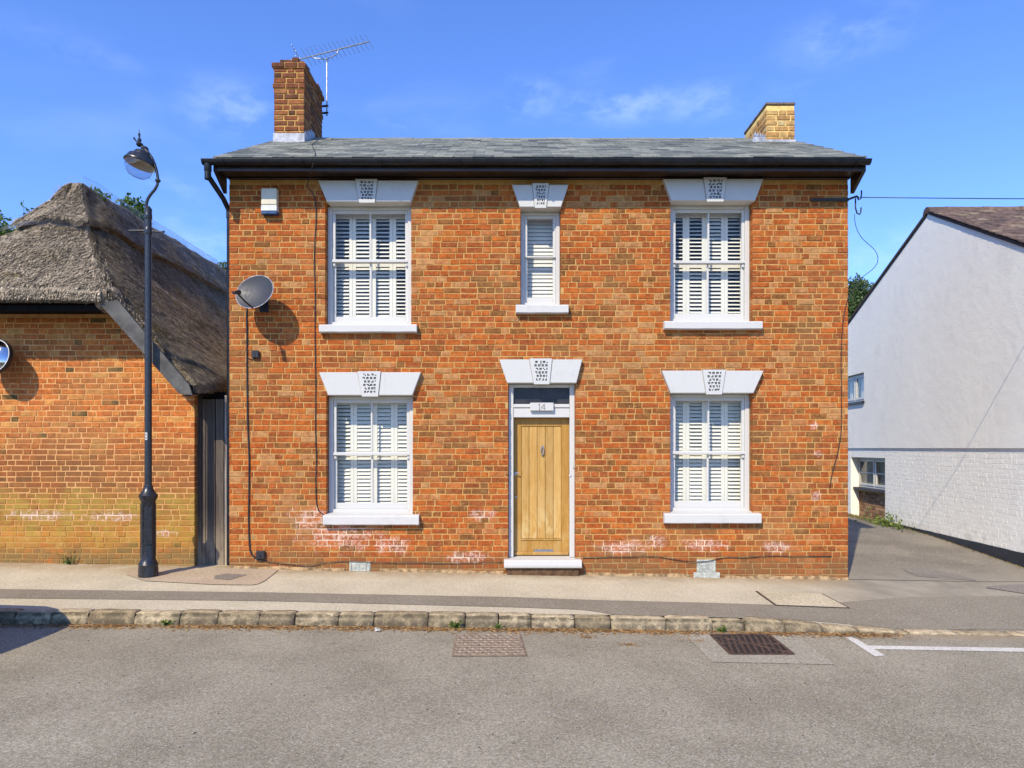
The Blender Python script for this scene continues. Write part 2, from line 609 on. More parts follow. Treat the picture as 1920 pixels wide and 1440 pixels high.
def oak_material(name, a, b, wear):
    t = NT(name)
    k = t.tint()
    off = t.n.new("ShaderNodeCombineXYZ")
    t.l.new(t.math('MULTIPLY', k, 7.3), off.inputs[0])
    t.l.new(t.math('MULTIPLY', k, 3.1), off.inputs[2])
    v = t.n.new("ShaderNodeVectorMath")
    v.operation = 'ADD'
    t.l.new(t.vec((30, 30, 2.2)), v.inputs[0])
    t.l.new(off.outputs[0], v.inputs[1])
    g = t.noise(1.0, 6, .62, v.outputs[0], 1.4)
    c = t.mix(t.rng(g, .32, .68), a, b)
    c = t.scale(c, t.rng(k, 0, 1, .9, 1.12))
    w = t.math('MULTIPLY', t.rng(t.z, .35, 1.35, 1, .12), t.rng(t.noise(5.5, 6, .7, t.vec((1, 1, .55)), .6), .42, .6))
    c = t.mix(t.math('MULTIPLY', w, wear), c, (0.60, 0.44, 0.19))
    d = t.math('MULTIPLY', t.rng(t.z, .12, .4, 1, 0), t.rng(t.noise(9, 5), .4, .65, 0, .65))
    c = t.mix(d, c, (0.26, 0.19, 0.11))
    return t.done(c, t.rng(g, .3, .7, .45, .6), t.bump(g, .2, .003), spec=.35)


M_OAK = oak_material("oak plank", (0.40, 0.215, 0.042), (0.50, 0.30, 0.085), .85)
M_OAKF = oak_material("oak frame", (0.37, 0.18, 0.025), (0.46, 0.245, 0.045), .25)


def weathered_wood(name, a, b, pale, zt):
    t = NT(name)
    k = t.tint()
    g = t.noise(1, 6, .65, t.vec((46, 46, 1.6)), 1.0)
    c = t.mix(t.rng(g, .3, .7), a, b)
    c = t.scale(c, t.rng(k, 0, 1, .75, 1.3))
    p = t.math('MULTIPLY', t.rng(t.z, .1, zt, 1, 0), t.rng(t.noise(6, 5, .6, t.vec((2, 2, .7))), .3, .6, .35, 1))
    c = t.mix(p, c, pale)
    return t.done(c, .85, t.bump(g, .5, .006), spec=.2)


M_GATE = weathered_wood("gate timber", (0.050, 0.040, 0.032), (0.115, 0.09, 0.066), (0.30, 0.24, 0.16), .95)
M_GPOST = weathered_wood("gate post timber", (0.12, 0.10, 0.085), (0.40, 0.36, 0.31), (0.46, 0.37, 0.24), .9)
M_BARGE = simple("bargeboard", (0.070, 0.066, 0.056), .7, .55, 5, .3)
M_EAVEB = simple("tarred eaves board", (0.010, 0.009, 0.009), .95, .3, 10, spec=.1)


def asphalt(name, a, b, speck, stain=0.25, warm=None, fade=None):
    t = NT(name)
    c = t.mix(t.rng(t.noise(1.1, 6, .6), .3, .7), a, b)
    st = t.voro(110, out="Color")
    sp = t.n.new("ShaderNodeSeparateColor")
    t.l.new(st, sp.inputs[0])
    c = t.scale(c, t.rng(sp.outputs[0], 0, 1, 1 - speck, 1 + speck, smooth=False))
    c = t.scale(c, t.rng(t.noise(48, 4, .7), .3, .7, .82, 1.18))
    c = t.mix(t.rng(sp.outputs[1], .93, .96, 0, .55), c, (0.50, 0.46, 0.41))
    c = t.mix(t.rng(t.noise(3.2, 7, .72, t.vec((1, 1.9, 1), (0, 0, .4))), .6, .76, 0, stain), c, (0.085, 0.075, 0.065))
    c = t.mix(t.rng(t.noise(13, 4, .6), .70, .76, 0, stain * 1.6), c, (0.06, 0.054, 0.05))
    if fade:
        wob_ = t.math('ADD', t.x, t.math('MULTIPLY', t.noise(1.2, 5, .65), 1.6))
        c = t.mix(t.rng(wob_, fade[0], fade[1]), c, t.scale(fade[2], t.rng(t.noise(2.0, 6, .65), .3, .7, .8, 1.2)))
    if warm:
        for (ya, yb, col, amt) in warm:
            m_ = t.math('MULTIPLY', t.rng(t.y, ya, yb), t.rng(t.noise(4, 6, .7), .32, .62, amt * .3, amt))
            if fade:                                     # no wall foot, no wall dirt, across the mouth of the drive
                m_ = t.math('MULTIPLY', m_, t.rng(t.x, 4.2, 4.9, 1, 0))
            c = t.mix(m_, c, col)
    h = t.math('ADD', t.voro(110), t.math('MULTIPLY', t.noise(30, 4), .6))
    return t.done(c, .88, t.bump(h, .5, .006), spec=.25)


M_ROAD = asphalt("road asphalt", (0.228, 0.199, 0.136), (0.300, 0.265, 0.186), .30, .5, warm=[(-2.55, -2.3, (0.30, 0.21, 0.11), .6)])
M_PAVE = asphalt("pavement asphalt", (0.45, 0.392, 0.262), (0.535, 0.47, 0.325), .18, .12, warm=[(-.55, -.02, (0.32, 0.225, 0.11), .75)], fade=(3.7, 5.8, (0.275, 0.24, 0.175)))
M_STRIP = asphalt("pavement trench repair", (0.205, 0.176, 0.122), (0.24, 0.208, 0.147), .14, .08)
M_PINK = asphalt("pinkish repair", (0.38, 0.295, 0.19), (0.45, 0.355, 0.235), .22, .2)
M_GREYP = asphalt("grey repair", (0.19, 0.165, 0.125), (0.22, 0.19, 0.15), .2, .2)
M_DRIVE = asphalt("driveway asphalt", (0.165, 0.145, 0.11), (0.245, 0.215, 0.165), .22, .4, warm=[(1.3, .0, (0.29, 0.25, 0.18), 1.0)])
M_CONC = asphalt("pale concrete", (0.275, 0.245, 0.175), (0.335, 0.30, 0.22), .3, .5)
M_SLAB = asphalt("gritty slab", (0.43, 0.365, 0.235), (0.53, 0.455, 0.30), .35, .1)
M_LINE = asphalt("worn road paint", (0.47, 0.45, 0.375), (0.61, 0.585, 0.50), .18, .5)


def kerb_material():
    t = NT("granite kerb")
    k = t.tint()
    c = t.ramp(k, [(0, (0.29, 0.222, 0.125)), (.5, (0.38, 0.30, 0.175)), (1, (0.47, 0.375, 0.225))])
    c = t.scale(c, t.rng(t.noise(12, 6, .7), .3, .7, .6, 1.35))
    v = t.voro(140, out="Color")
    sp = t.n.new("ShaderNodeSeparateColor")
    t.l.new(v, sp.inputs[0])
    c = t.scale(c, t.rng(sp.outputs[0], 0, 1, .75, 1.25))
    c = t.mix(t.rng(t.noise(5, 5, .7), .55, .75, 0, .6), c, (0.34, 0.28, 0.14))
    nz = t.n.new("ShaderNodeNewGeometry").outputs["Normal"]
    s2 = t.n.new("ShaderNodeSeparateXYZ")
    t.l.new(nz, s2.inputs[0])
    side_dark = t.math('MULTIPLY', t.rng(s2.outputs[2], .2, .8, 1, 0), t.rng(t.noise(8, 6, .7), .36, .58, .2, .95))  # colour darkens in mottles on faces that do not point up
    c = t.mix(side_dark, c, (0.10, 0.080, 0.048))
    return t.done(c, .85, t.bump(t.noise(28, 6, .7), .8, .012), spec=.25)


M_KERB = kerb_material()


def thatch_material(name, a, b, mossamt):
    t = NT(name)
    k = t.tint()
    n0 = t.noise(2.2, 5, .6)
    c = t.mix(t.rng(t.noise(38, 5, .75), .3, .7), a, b)
    c = t.scale(c, t.rng(t.noise(13, 5, .7), .32, .66, .8, 1.55))
    c = t.scale(c, t.rng(k, 0, 1, .25, 1.55, smooth=False))
    c = t.mix(t.rng(n0, .54, .72, 0, mossamt), c, (0.17, 0.12, 0.03))
    c = t.mix(t.rng(t.noise(5, 5, .65), .6, .74, 0, .4), c, (0.09, 0.075, 0.06))
    return t.done(c, .95, t.bump(t.noise(95, 4, .75), .5, .012), spec=.1)


M_THATCH = thatch_material("weathered thatch", (0.11, 0.085, 0.06), (0.33, 0.265, 0.19), .7)
M_STRAW = thatch_material("thatch straws", (0.205, 0.168, 0.115), (0.43, 0.357, 0.255), .6)
M_NET = simple("thatch netting wire", (0.22, 0.23, 0.25), .5, .2, 10, metal=.3)


def render_material(name, relief):
    t = NT(name)
    c = t.mix(t.rng(t.noise(.8, 5), .35, .7), (0.86, 0.84, 0.735), (0.82, 0.80, 0.705))
    c = t.mix(t.rng(t.noise(2.6, 6, .65, t.vec((1, 1, .45))), .52, .78, 0, .35), c, (0.62, 0.60, 0.54))
    c = t.mix(t.math('MULTIPLY', t.rng(t.z, .1, .6, 1, 0), t.rng(t.noise(6, 5), .45, .7, 0, .5)), c, (0.47, 0.42, 0.33))
    h = t.math('ADD', t.math('MULTIPLY', t.noise(5, 4), 1.5), t.noise(55, 5, .6))
    return t.done(c, .8, t.bump(h, relief, .012), spec=.25)


M_RENDER = render_material("white render", .45)
M_PBRICK = render_material("white painted brick", .3)
M_PLINTH = simple("black plinth paint", (0.022, 0.021, 0.022), .6, .3, 8, .3)
M_TILE = None


def tile_material():
    t = NT("clay roof tile")
    k = t.tint()
    c = t.ramp(k, [(0, (0.07, 0.05, 0.04)), (.5, (0.13, 0.09, 0.07)), (.85, (0.17, 0.115, 0.085)), (1, (0.22, 0.17, 0.11))])
    c = t.scale(c, t.rng(t.noise(14, 5, .65), .3, .7, .7, 1.3))
    return t.done(c, .85, t.bump(t.noise(40, 4), .3, .006), spec=.2)


M_TILE = tile_material()


def leaf_material(name, a, b, c3):
    t = NT(name)
    k = t.tint()
    c = t.ramp(k, [(0, a), (.55, b), (1, c3)])
    p = t.n.new("ShaderNodeBsdfPrincipled")
    t.l.new(c, p.inputs["Base Color"])
    p.inputs["Roughness"].default_value = .55
    tl = t.n.new("ShaderNodeBsdfTranslucent")
    t.l.new(c, tl.inputs[0])
    mx = t.n.new("ShaderNodeMixShader")
    mx.inputs[0].default_value = .3
    t.l.new(p.outputs[0], mx.inputs[1])
    t.l.new(tl.outputs[0], mx.inputs[2])
    t.l.new(mx.outputs[0], t.out.inputs["Surface"])
    return t.mat


M_LEAF = leaf_material("broad leaves", (0.04, 0.08, 0.015), (0.10, 0.18, 0.03), (0.19, 0.26, 0.05))
M_LEAF2 = leaf_material("conifer leaves", (0.035, 0.07, 0.02), (0.09, 0.15, 0.04), (0.18, 0.23, 0.07))
M_WEED = leaf_material("weed leaves", (0.06, 0.11, 0.015), (0.13, 0.19, 0.03), (0.26, 0.27, 0.05))
M_LITTER = leaf_material("dead leaves", (0.18, 0.09, 0.03), (0.38, 0.20, 0.065), (0.50, 0.34, 0.14))
M_BARK = simple("bark", (0.06, 0.045, 0.03), .9, .3, 10, .6)


# ---------------------------------------------------------------- ground heights
def zr(x):                      # road
    x = clamp(x, -9, 9)
    return -0.143 - 0.0125 * x - 0.0008 * x * x


def kerb_h(x):
    return lerp(0.122, 0.016, sstep(2.2, 4.25, x))


def zk(x):                      # kerb top
    return zr(x) + kerb_h(x)


def zf(x):                      # ground along the facades
    x = clamp(x, -9, 6.5)
    return 0.02 - 0.018 * x


KY = -2.25                      # kerb face
KB = -2.07                      # back of kerb


def pave(x, y):
    return lerp(zk(x) - .004, zf(x), clamp((y - KB) / -KB))


def drive(x, y):
    return lerp(zf(x), 0.09, sstep(-.1, 4.6, y)) if y > 0 else pave(x, y)


def sheet(name, mat, xs, ys, zfun, lift=0.0, kind='structure', mask=None):
    mb = MB()
    nx, ny = len(xs), len(ys)
    mb.v = [(x, y, zfun(x, y) + lift) for y in ys for x in xs]
    for j in range(ny - 1):
        for i in range(nx - 1):
            a = j * nx + i
            mb.f.append([a, a + 1, a + nx + 1, a + nx])
            mb.m.append(0)
            mb.t.append(0)
    return mb.build(name, mat, None, smooth=True, kind=kind)


def frange(a, b, n):
    return [a + (b - a) * i / n for i in range(n + 1)]


XS = [-60, -30, -15] + frange(-10, 10, 60) + [15, 30, 60]
structure(sheet("road", M_ROAD, XS, [-16] + frange(-9, KY + .02, 12), lambda x, y: zr(x)), "grey asphalt road running along the front", "road")
structure(sheet("pavement", M_PAVE, XS, frange(KB - .03, 0.35, 12), lambda x, y: pave(x, y)), "pale beige asphalt pavement in front of the houses", "pavement")
structure(sheet("driveway", M_DRIVE, frange(4.3, 9.6, 12), frange(.02, 16, 30), lambda x, y: drive(x, y), .004), "asphalt drive between the brick and the white house", "driveway")
tb = MB()
tb.quad((-1500, -1500, -.62), (1500, -1500, -.62), (1500, 1500, -.62), (-1500, 1500, -.62))
structure(tb.build("terrain", simple("earth and grass", (0.09, 0.10, 0.04), .95, .3, .5)), "flat land around the village street", "ground")
vb = MB()                       # verge on the far side of the road
vb.box(-60, 60, -20, -16.0, -.6, .05)
structure(vb.build("verge", simple("verge grass", (0.07, 0.10, 0.03), .95, .3, 2)), "grass verge across the road", "verge")


# darker trench repair along the pavement (rows measured on the ground)
def ground_pt(px, py, zg, y0=-1.0):
    """point on the ground seen at a pixel; zg(x,y) gives the height"""
    y = y0
    for _ in range(30):
        x = PX(px, y)
        h = EYE - zg(x, y)
        y = F * h / (py - HOR) - CAMD
    return Vector((PX(px, y), y, 0))


def strip_sheet(name, mat, top, bot, zg, lift, label, cat, n=60):
    """sheet between two pixel polylines (px,py) on the ground"""
    def at(line, px):
        for (a, b), (c, d) in zip(line, line[1:]):
            if a <= px <= c:
                return lerp(b, d, (px - a) / (c - a))
        return line[-1][1] if px > line[-1][0] else line[0][1]
    mb = MB()
    lo, hi = top[0][0], top[-1][0]
    rows = []
    for i in range(n + 1):
        px = lerp(lo, hi, i / n)
        a = ground_pt(px, at(top, px), zg)
        b = ground_pt(px, at(bot, px), zg)
        rows.append([(lerp(a.x, b.x, j / 4), lerp(a.y, b.y, j / 4)) for j in range(5)])
    mb.v = [(x, y, zg(x, y) + lift) for r in rows for x, y in r]
    for i in range(n):
        for j in range(4):
            q = i * 5 + j
            mb.f.append([q, q + 1, q + 6, q + 5])
            mb.m.append(0)
            mb.t.append(0)
    o = mb.build(name, mat, None, smooth=True, kind='structure')
    return structure(o, label, cat)


strip_sheet("pavement_repair_strip", M_STRIP, [(-500, 1100), (0, 1105), (480, 1111), (960, 1120), (1130, 1126), (1300, 1130), (1500, 1136), (1700, 1120), (2300, 1112)],
            [(-500, 1117), (0, 1122), (480, 1127), (960, 1139), (1100, 1144), (1122, 1148), (1140, 1153), (1300, 1157), (1500, 1163), (1600, 1172), (1700, 1181), (2300, 1181)],
            pave, .005, "darker grey trench repair strip along the pavement", "pavement repair", 90)
strip_sheet("pavement_patch", M_PINK, [(236, 1072), (300, 1066), (420, 1066), (520, 1069)], [(236, 1078), (270, 1090), (400, 1097), (480, 1098), (500, 1088), (520, 1071)],
            pave, .009, "pinkish asphalt patch round the lamp post foot", "pavement patch", 24)
strip_sheet("service_patch", M_GREYP, [(402, 1081), (424, 1077), (462, 1079)], [(402, 1087), (430, 1089), (462, 1080)],
            pave, .013, "small grey square repair in the pinkish patch", "pavement patch", 8)

# ---------------------------------------------------------------- kerb
kerb = bpy.data.objects.new("kerb", None)
COL.objects.link(kerb)
structure(kerb, "row of rough granite kerb stones along the road", "kerb")
KPX = [-560, -470, -390, -300, -215, -130, -50, 25, 92, 162, 250, 335, 406, 484, 551, 633, 700, 802, 872, 934, 996, 1078, 1146, 1250, 1337, 1397, 1474, 1545, 1612, 1687,
       1708, 1800, 1902, 1995, 2090, 2190, 2290]


def kerb_stone(x0, x1, seed):
    rnd = random.Random(seed)
    bm = bmesh.new()
    L = x1 - x0
    nx, ny, nz = max(4, int(L / .05)), 5, 4
    g = .003 + rnd.random() * .004
    bmesh.ops.create_cube(bm, size=1)
    bmesh.ops.subdivide_edges(bm, edges=[e for e in bm.edges if abs(e.verts[0].co.x - e.verts[1].co.x) > .5], cuts=nx - 1)
    bmesh.ops.subdivide_edges(bm, edges=[e for e in bm.edges if abs(e.verts[0].co.y - e.verts[1].co.y) > .5], cuts=ny - 1)
    bmesh.ops.subdivide_edges(bm, edges=[e for e in bm.edges if abs(e.verts[0].co.z - e.verts[1].co.z) > .5], cuts=nz - 1)
    ty = rnd.uniform(-.012, .012)
    tz = rnd.uniform(-.007, .007)
    for v in bm.verts:
        u, w, h = v.co.x + .5, v.co.y + .5, v.co.z + .5
        x = lerp(x0 + g, x1 - g, u)
        hh = kerb_h(x)
        zt, zb = zk(x) + tz, zr(x) - .08
        y = lerp(KY + ty, KB - .012, w)
        z = lerp(zb, zt, h)
        # worn rounded front arris and ends
        fr = clamp(1 - w / .30) * clamp((h - .35) / .65)
        y += .045 * fr ** 2 * clamp(hh / .1)
        z -= .020 * (clamp(1 - w / .25) ** 2) * (h > .9) * clamp(hh / .1)
        e = clamp(1 - min(u, 1 - u) * L / .05)
        z -= .006 * e * e * (h > .7)
        y += .010 * e * e * clamp(1 - w * 2)
        n = noise.noise_vector(Vector((x * 9 + seed, y * 9, z * 9))) * .008 + noise.noise_vector(Vector((x * 23, y * 23 + seed, z * 23))) * .006
        q = 1.0 if h > .05 else 0
        v.co = Vector((x + n.x * .5, y + n.y * q, z + n.z * .5 * q))
    me = bpy.data.meshes.new("kerb_stone")
    bm.to_mesh(me)
    bm.free()
    me.materials.append(M_KERB)
    me.polygons.foreach_set("use_smooth", [True] * len(me.polygons))
    o = link(me, "kerb_stone", kerb)
    o["tint"] = rnd.random()
    return o


for i in range(len(KPX) - 1):
    kerb_stone((KPX[i] - 960) * (KY + CAMD) / F, (KPX[i + 1] - 960) * (KY + CAMD) / F, 11 + i * 3)
kb = MB()                                           # dark bedding below and behind the stones
for x0, x1 in zip(XS, XS[1:]):
    kb.add([(x0, KY + .05, zr(x0) - .1), (x1, KY + .05, zr(x1) - .1), (x1, KY + .05, zk(x1) - .03), (x0, KY + .05, zk(x0) - .03),
            (x0, KB - .005, zk(x0) - .03), (x1, KB - .005, zk(x1) - .03)], [(0, 1, 2, 3), (3, 2, 5, 4)])
kb.build("bedding", simple("kerb bedding", (0.05, 0.042, 0.032), .95, .3, 20), kerb)


# ---------------------------------------------------------------- bricks
def brick_verts(L, h, front, back, rnd, bev=.0045, jit=.0025):
    j = lambda: rnd.uniform(-jit, jit)
    o = [(0 + j(), 0 + j()), (L + j(), 0 + j()), (L + j(), h + j()), (0 + j(), h + j())]
    ins = [(bev, bev), (-bev, bev), (-bev, -bev), (bev, -bev)]
    vs = [(x + a, front + rnd.uniform(-.0012, .0012), z + b) for (x, z), (a, b) in zip(o, ins)]
    vs += [(x, front + bev, z) for x, z in o] + [(x, back, z) for x, z in o]
    fs = [(0, 1, 2, 3)]
    for k in range(4):
        n = (k + 1) % 4
        fs.append((4 + k, 4 + n, n, k))
        fs.append((8 + k, 8 + n, 4 + n, 4 + k))
    return vs, fs


def brick_panel(parent, mat, x0, x1, z0, z1, y0=0.0, obstacles=(), gauge=.0785, S=.2155, Hd=.1045, joint=.0125, proud=.006, depth=.1,
                singles=300, seed=1, T=None, lim=None, bond='flemish', eye=None, pj=.003, name="brick", tintfun=None, wob=.0035, part_name="brickwork"):
    """Lays courses of bricks between x0..x1, z0..z1 on the plane y=y0 (outward -y), leaving obstacles free.
    The bricks that show largest become objects of their own, the rest one joined part."""
    rnd = random.Random(seed)
    rows = int((z1 - z0) / gauge)
    items = []
    for r in range(rows):
        za = z0 + r * gauge
        zm = za + gauge * .45
        a, b = (x0, x1) if lim is None else lim(zm)
        if b - a < .05:
            continue
        free = [(a, b)]
        for ob in obstacles:
            iv = ob(zm)
            if iv is None:
                continue
            nf = []
            for (p, q) in free:
                if iv[1] <= p or iv[0] >= q:
                    nf.append((p, q))
                    continue
                if iv[0] > p:
                    nf.append((p, iv[0]))
                if iv[1] < q:
                    nf.append((iv[1], q))
            free = nf
        x = x0 - rnd.uniform(0, .05) - (0 if r % 2 == 0 else (S + Hd + 2 * joint) / 2)
        k = 0
        hb = gauge - joint
        while x < x1:
            if bond == 'flemish':
                w = S if (k % 2 == 0) else Hd
                if rnd.random() < .10:
                    w = Hd if w == S else S
            elif bond == 'stretcher':
                w = S if rnd.random() > .12 else Hd
            else:
                w = S if r % 2 else Hd
            w += rnd.uniform(-.007, .007)
            k += 1
            p, q = x, x + w
            x += w + joint + rnd.uniform(-.002, .003)
            for (fa, fb) in free:
                c, d = max(p, fa), min(q, fb)
                if d - c < .028:
                    continue
                if c - fa < .028 + joint:
                    c = fa
                if fb - d < .028 + joint:
                    d = fb
                zz = za + wob * (noise.noise(Vector((c * 1.3, r * .37, seed))) * 1.6 + rnd.uniform(-.5, .5))
                items.append((c, d - c, zz, hb + rnd.uniform(-.002, .002), proud + rnd.uniform(-pj, pj), abs((d - c) - S) < .012))
    sel = set()
    if singles:
        ex, ez = eye if eye else (0, EYE)
        cand = [i for i, it in enumerate(items) if it[5]]
        cand.sort(key=lambda i: (items[i][0] + .1 - ex) ** 2 + (items[i][2] - ez) ** 2)
        sel = set(cand[:singles])
    var = []
    for kx in range(10):
        rr = random.Random(seed * 50 + kx)
        vs, fs = brick_verts(S, gauge - joint, -proud, depth, rr)
        me = bpy.data.meshes.new(name)
        me.from_pydata(vs, [], fs)
        me.materials.append(mat)
        var.append(me)
    mb = MB()
    for i, (c, w, z, h, pr, full) in enumerate(items):
        tv = rnd.random() if tintfun is None else tintfun(rnd, c, z)
        tv = clamp(tv, .003, 1)
        if i in sel:
            o = link(var[i % 10], name, parent)
            o.location = (c, y0 - (pr - proud), z)
            o.scale = (w / S, 1, h / (gauge - joint))
            o["tint"] = tv
        else:
            vs, fs = brick_verts(w, h, -pr, depth, rnd)
            vs = [Vector((vx + c, vy + y0, vz + z)) for vx, vy, vz in vs]
            if T is not None:
                vs = [T @ v for v in vs]
            mb.add(vs, fs, 0, tv)
    if mb.f:
        mb.build(part_name, mat, parent, kind='stuff')
    return items


def rect_ob(x0, x1, z0, z1):
    return lambda z: (x0, x1) if z0 <= z <= z1 else None


def trap_ob(b0, b1, t0, t1, z0, z1):
    def f(z):
        if not z0 <= z <= z1:
            return None
        t = (z - z0) / (z1 - z0)
        return (lerp(b0, t0, t), lerp(b1, t1, t))
    return f


def wall_cells(mb, x0, x1, z0, z1, holes, yf, yb, mat=0, M=None):
    """slab between yf (front) and yb with rectangular holes; no doubled inner faces"""
    xs = sorted(set([x0, x1] + [v for h in holes for v in h[:2]]))
    zs = sorted(set([z0, z1] + [v for h in holes for v in h[2:]]))
    xs = [v for v in xs if x0 <= v <= x1]
    zs = [v for v in zs if z0 <= v <= z1]

    def solid(i, j):
        if i < 0 or j < 0 or i >= len(xs) - 1 or j >= len(zs) - 1:
            return False
        cx, cz = (xs[i] + xs[i + 1]) / 2, (zs[j] + zs[j + 1]) / 2
        return not any(h[0] < cx < h[1] and h[2] < cz < h[3] for h in holes)

    def q(*p):
        mb.add([Vector(v) for v in p], [(0, 1, 2, 3)], mat)
    for i in range(len(xs) - 1):
        for j in range(len(zs) - 1):
            if not solid(i, j):
                continue
            a, b, c, d = xs[i], xs[i + 1], zs[j], zs[j + 1]
            q((a, yf, c), (b, yf, c), (b, yf, d), (a, yf, d))
            q((b, yb, c), (a, yb, c), (a, yb, d), (b, yb, d))
            if not solid(i - 1, j):
                q((a, yb, c), (a, yf, c), (a, yf, d), (a, yb, d))
            if not solid(i + 1, j):
                q((b, yf, c), (b, yb, c), (b, yb, d), (b, yf, d))
            if not solid(i, j - 1):
                q((a, yb, c), (b, yb, c), (b, yf, c), (a, yf, c))
            if not solid(i, j + 1):
                q((a, yf, d), (b, yf, d), (b, yb, d), (a, yb, d))


# ================================================================ BRICK HOUSE
HX0, HX1 = PX(430), PX(1590)
HTOP = 5.425
RIDGE_Y, RIDGE_Z = 2.2, 6.93
HB = 4.4                                             # back wall
house = thing("brick_house", "two storey red brick house with slate roof, oak door and white shuttered windows", "house", ((HX0 + HX1) / 2, 0, 0))
# px of opening left/right, lintel (top l, r, bottom l, r, top y, bottom y), keystone (top l,r,bottom l,r), sill (l, r, top, bottom)
LP = .085                                            # lintel projection
SP = .10                                             # sill projection
WINS = {
    'ul': dict(o=(610, 771), lt=(596, 784, 613, 770, 338, 378), ks=(666, 708, 674, 703), s=(598, 781, 608, 623)),
    'll': dict(o=(612, 774), lt=(598, 789, 615, 773, 698, 741), ks=(671, 714, 679, 709), s=(605, 785, 967, 985)),
    'ur': dict(o=(1257, 1411), lt=(1244, 1432, 1259, 1416, 335, 376), ks=(1319, 1362, 1325, 1356), s=(1246, 1430, 602, 617)),
    'lr': dict(o=(1257, 1411), lt=(1241, 1432, 1258, 1413, 695, 737), ks=(1317, 1360, 1324, 1353), s=(1246, 1428, 964, 982)),
    'um': dict(o=(976, 1051), lt=(960, 1066, 975, 1052, 346, 388), ks=(998, 1029, 1003, 1024), s=(967, 1066, 571, 587)),
    'door': dict(o=(953, 1079), lt=(936, 1092, 951, 1081, 674, 718), ks=(993, 1035, 1001, 1030), s=(945, 1091, 1051, 1066)),
}
holes, obst = [], []
for k, w in WINS.items():
    x0, x1 = PX(w['o'][0]), PX(w['o'][1])
    zt = PZ(w['lt'][5], -LP)
    zb = PZ(w['s'][2], -SP) - (.0 if k != 'door' else .0)
    w['x0'], w['x1'], w['zt'], w['zb'] = x0, x1, zt, zb
    if k == 'door':
        zb = -.2
    holes.append((x0 - .004, x1 + .004, zb, zt + .012))
    obst.append(rect_ob(x0, x1, zb - .03, zt))
    l = w['lt']
    obst.append(trap_ob(PX(l[2], -LP), PX(l[3], -LP), PX(l[0], -LP), PX(l[1], -LP), zt, PZ(l[4], -LP)))

VENTS = [(PX(675), PZ(1064), .29, .165), (PX(1324), PZ(1061), .26, .17)]
for (vx, vz, vw, vh) in VENTS:
    obst.append(rect_ob(vx - vw / 2, vx + vw / 2, vz - vh / 2, vz + vh / 2))

wb = MB()
wall_cells(wb, HX0 + .004, HX1 - .004, -.3, HTOP, holes, 0.0, .22)
# gable end walls and back wall (left one hidden in the passage)
for xs_, xe in ((HX0 + .004, HX0 + .22), (HX1 - .22, HX1 - .004)):
    wb.add([(xs_, .22, -.3), (xe, .22, -.3), (xe, HB, -.3), (xs_, HB, -.3), (xs_, .22, 5.5), (xe, .22, 5.5), (xe, HB, 5.5), (xs_, HB, 5.5),
            (xs_, RIDGE_Y, RIDGE_Z - .12), (xe, RIDGE_Y, RIDGE_Z - .12)],
           [(0, 1, 5, 4), (3, 7, 6, 2), (4, 8, 7, 3, 0), (1, 2, 6, 9, 5), (4, 5, 9, 8), (8, 9, 6, 7)])
wb.box(HX0 + .22, HX1 - .22, HB - .2, HB - .01, -.3, 5.5)
wall = wb.build("wall", M_MORTAR, house)


def house_tint(rnd, x, z):
    v = rnd.random()
    n = noise.noise(Vector((x * .9, z * .9, 3.1)))
    m = v * .98 + n * .22 + .01
    if z < .45:
        m = m * .75 + .08
    return m


brick_panel(wall, M_BRICK, HX0, HX1, -.22, HTOP, 0.0, obst, seed=4, tintfun=house_tint)
# right hand side wall, bricks joined (it is edge-on from the photograph)
TS = Matrix.Translation((HX1, 0, 0)) @ Matrix.Rotation(math.pi / 2, 4, 'Z')
brick_panel(wall, M_BRICK, .105, HB, -.22, RIDGE_Z, 0.0, (), seed=9, singles=0, T=TS, depth=.05, part_name="side_brickwork",
            lim=lambda z: (.105, HB) if z < 5.45 else (.105 + max(0, (z - 5.45) / .68), HB - max(0, (z - 5.45) / .68)), tintfun=house_tint)
# rendered footing under the bricks
fb = MB()
M_FOOT = simple("crumbling footing render", (0.30, 0.20, 0.10), .95, .5, 14, 1.0, spec=.1)
fx = frange(HX0 + .01, HX1 - .005, 70)


def foot_flush():
    global fb
    if fb.f:
        fb.build("footing", M_FOOT, wall, smooth=True)
    fb = MB()


for i in range(70):
    a, b = fx[i], fx[i + 1]
    if (a < WINS['door']['x1'] and b > WINS['door']['x0']) or any(a < v[0] + v[2] / 2 + .03 and b > v[0] - v[2] / 2 - .03 for v in VENTS):
        foot_flush()
        continue
    def tp(x):
        return zf(x) + .035 + .03 * noise.noise(Vector((x * 3, 1, 0))) + .02 * noise.noise(Vector((x * 11, 4, 0)))
    def fr(x, s):
        return -.016 - .012 * noise.noise(Vector((x * 6, s, 0)))
    fb.add([(a, fr(a, 0) - .012, zf(a) - .06), (b, fr(b, 0) - .012, zf(b) - .06), (b, fr(b, 2), tp(b)), (a, fr(a, 2), tp(a)), (a, .03, tp(a) + .012), (b, .03, tp(b) + .012)],
           [(0, 1, 2, 3), (3, 2, 5, 4)])
foot_flush()

# interior: floors and inner partitions so that the rooms stay dark and closed
ib = MB()
ib.box(HX0 + .22, HX1 - .22, .23, HB - .21, -.05, 0.05)
ib.box(HX0 + .22, HX1 - .22, .23, HB - .21, 2.62, 2.8)
ib.box(HX0 + .22, HX1 - .22, .23, HB - .21, 5.2, 5.3)
for xx in (PX(860), PX(1160)):
    ib.box(xx - .05, xx + .05, .23, HB - .21, .05, 5.2)
ib.build("interior", M_DARK, house)


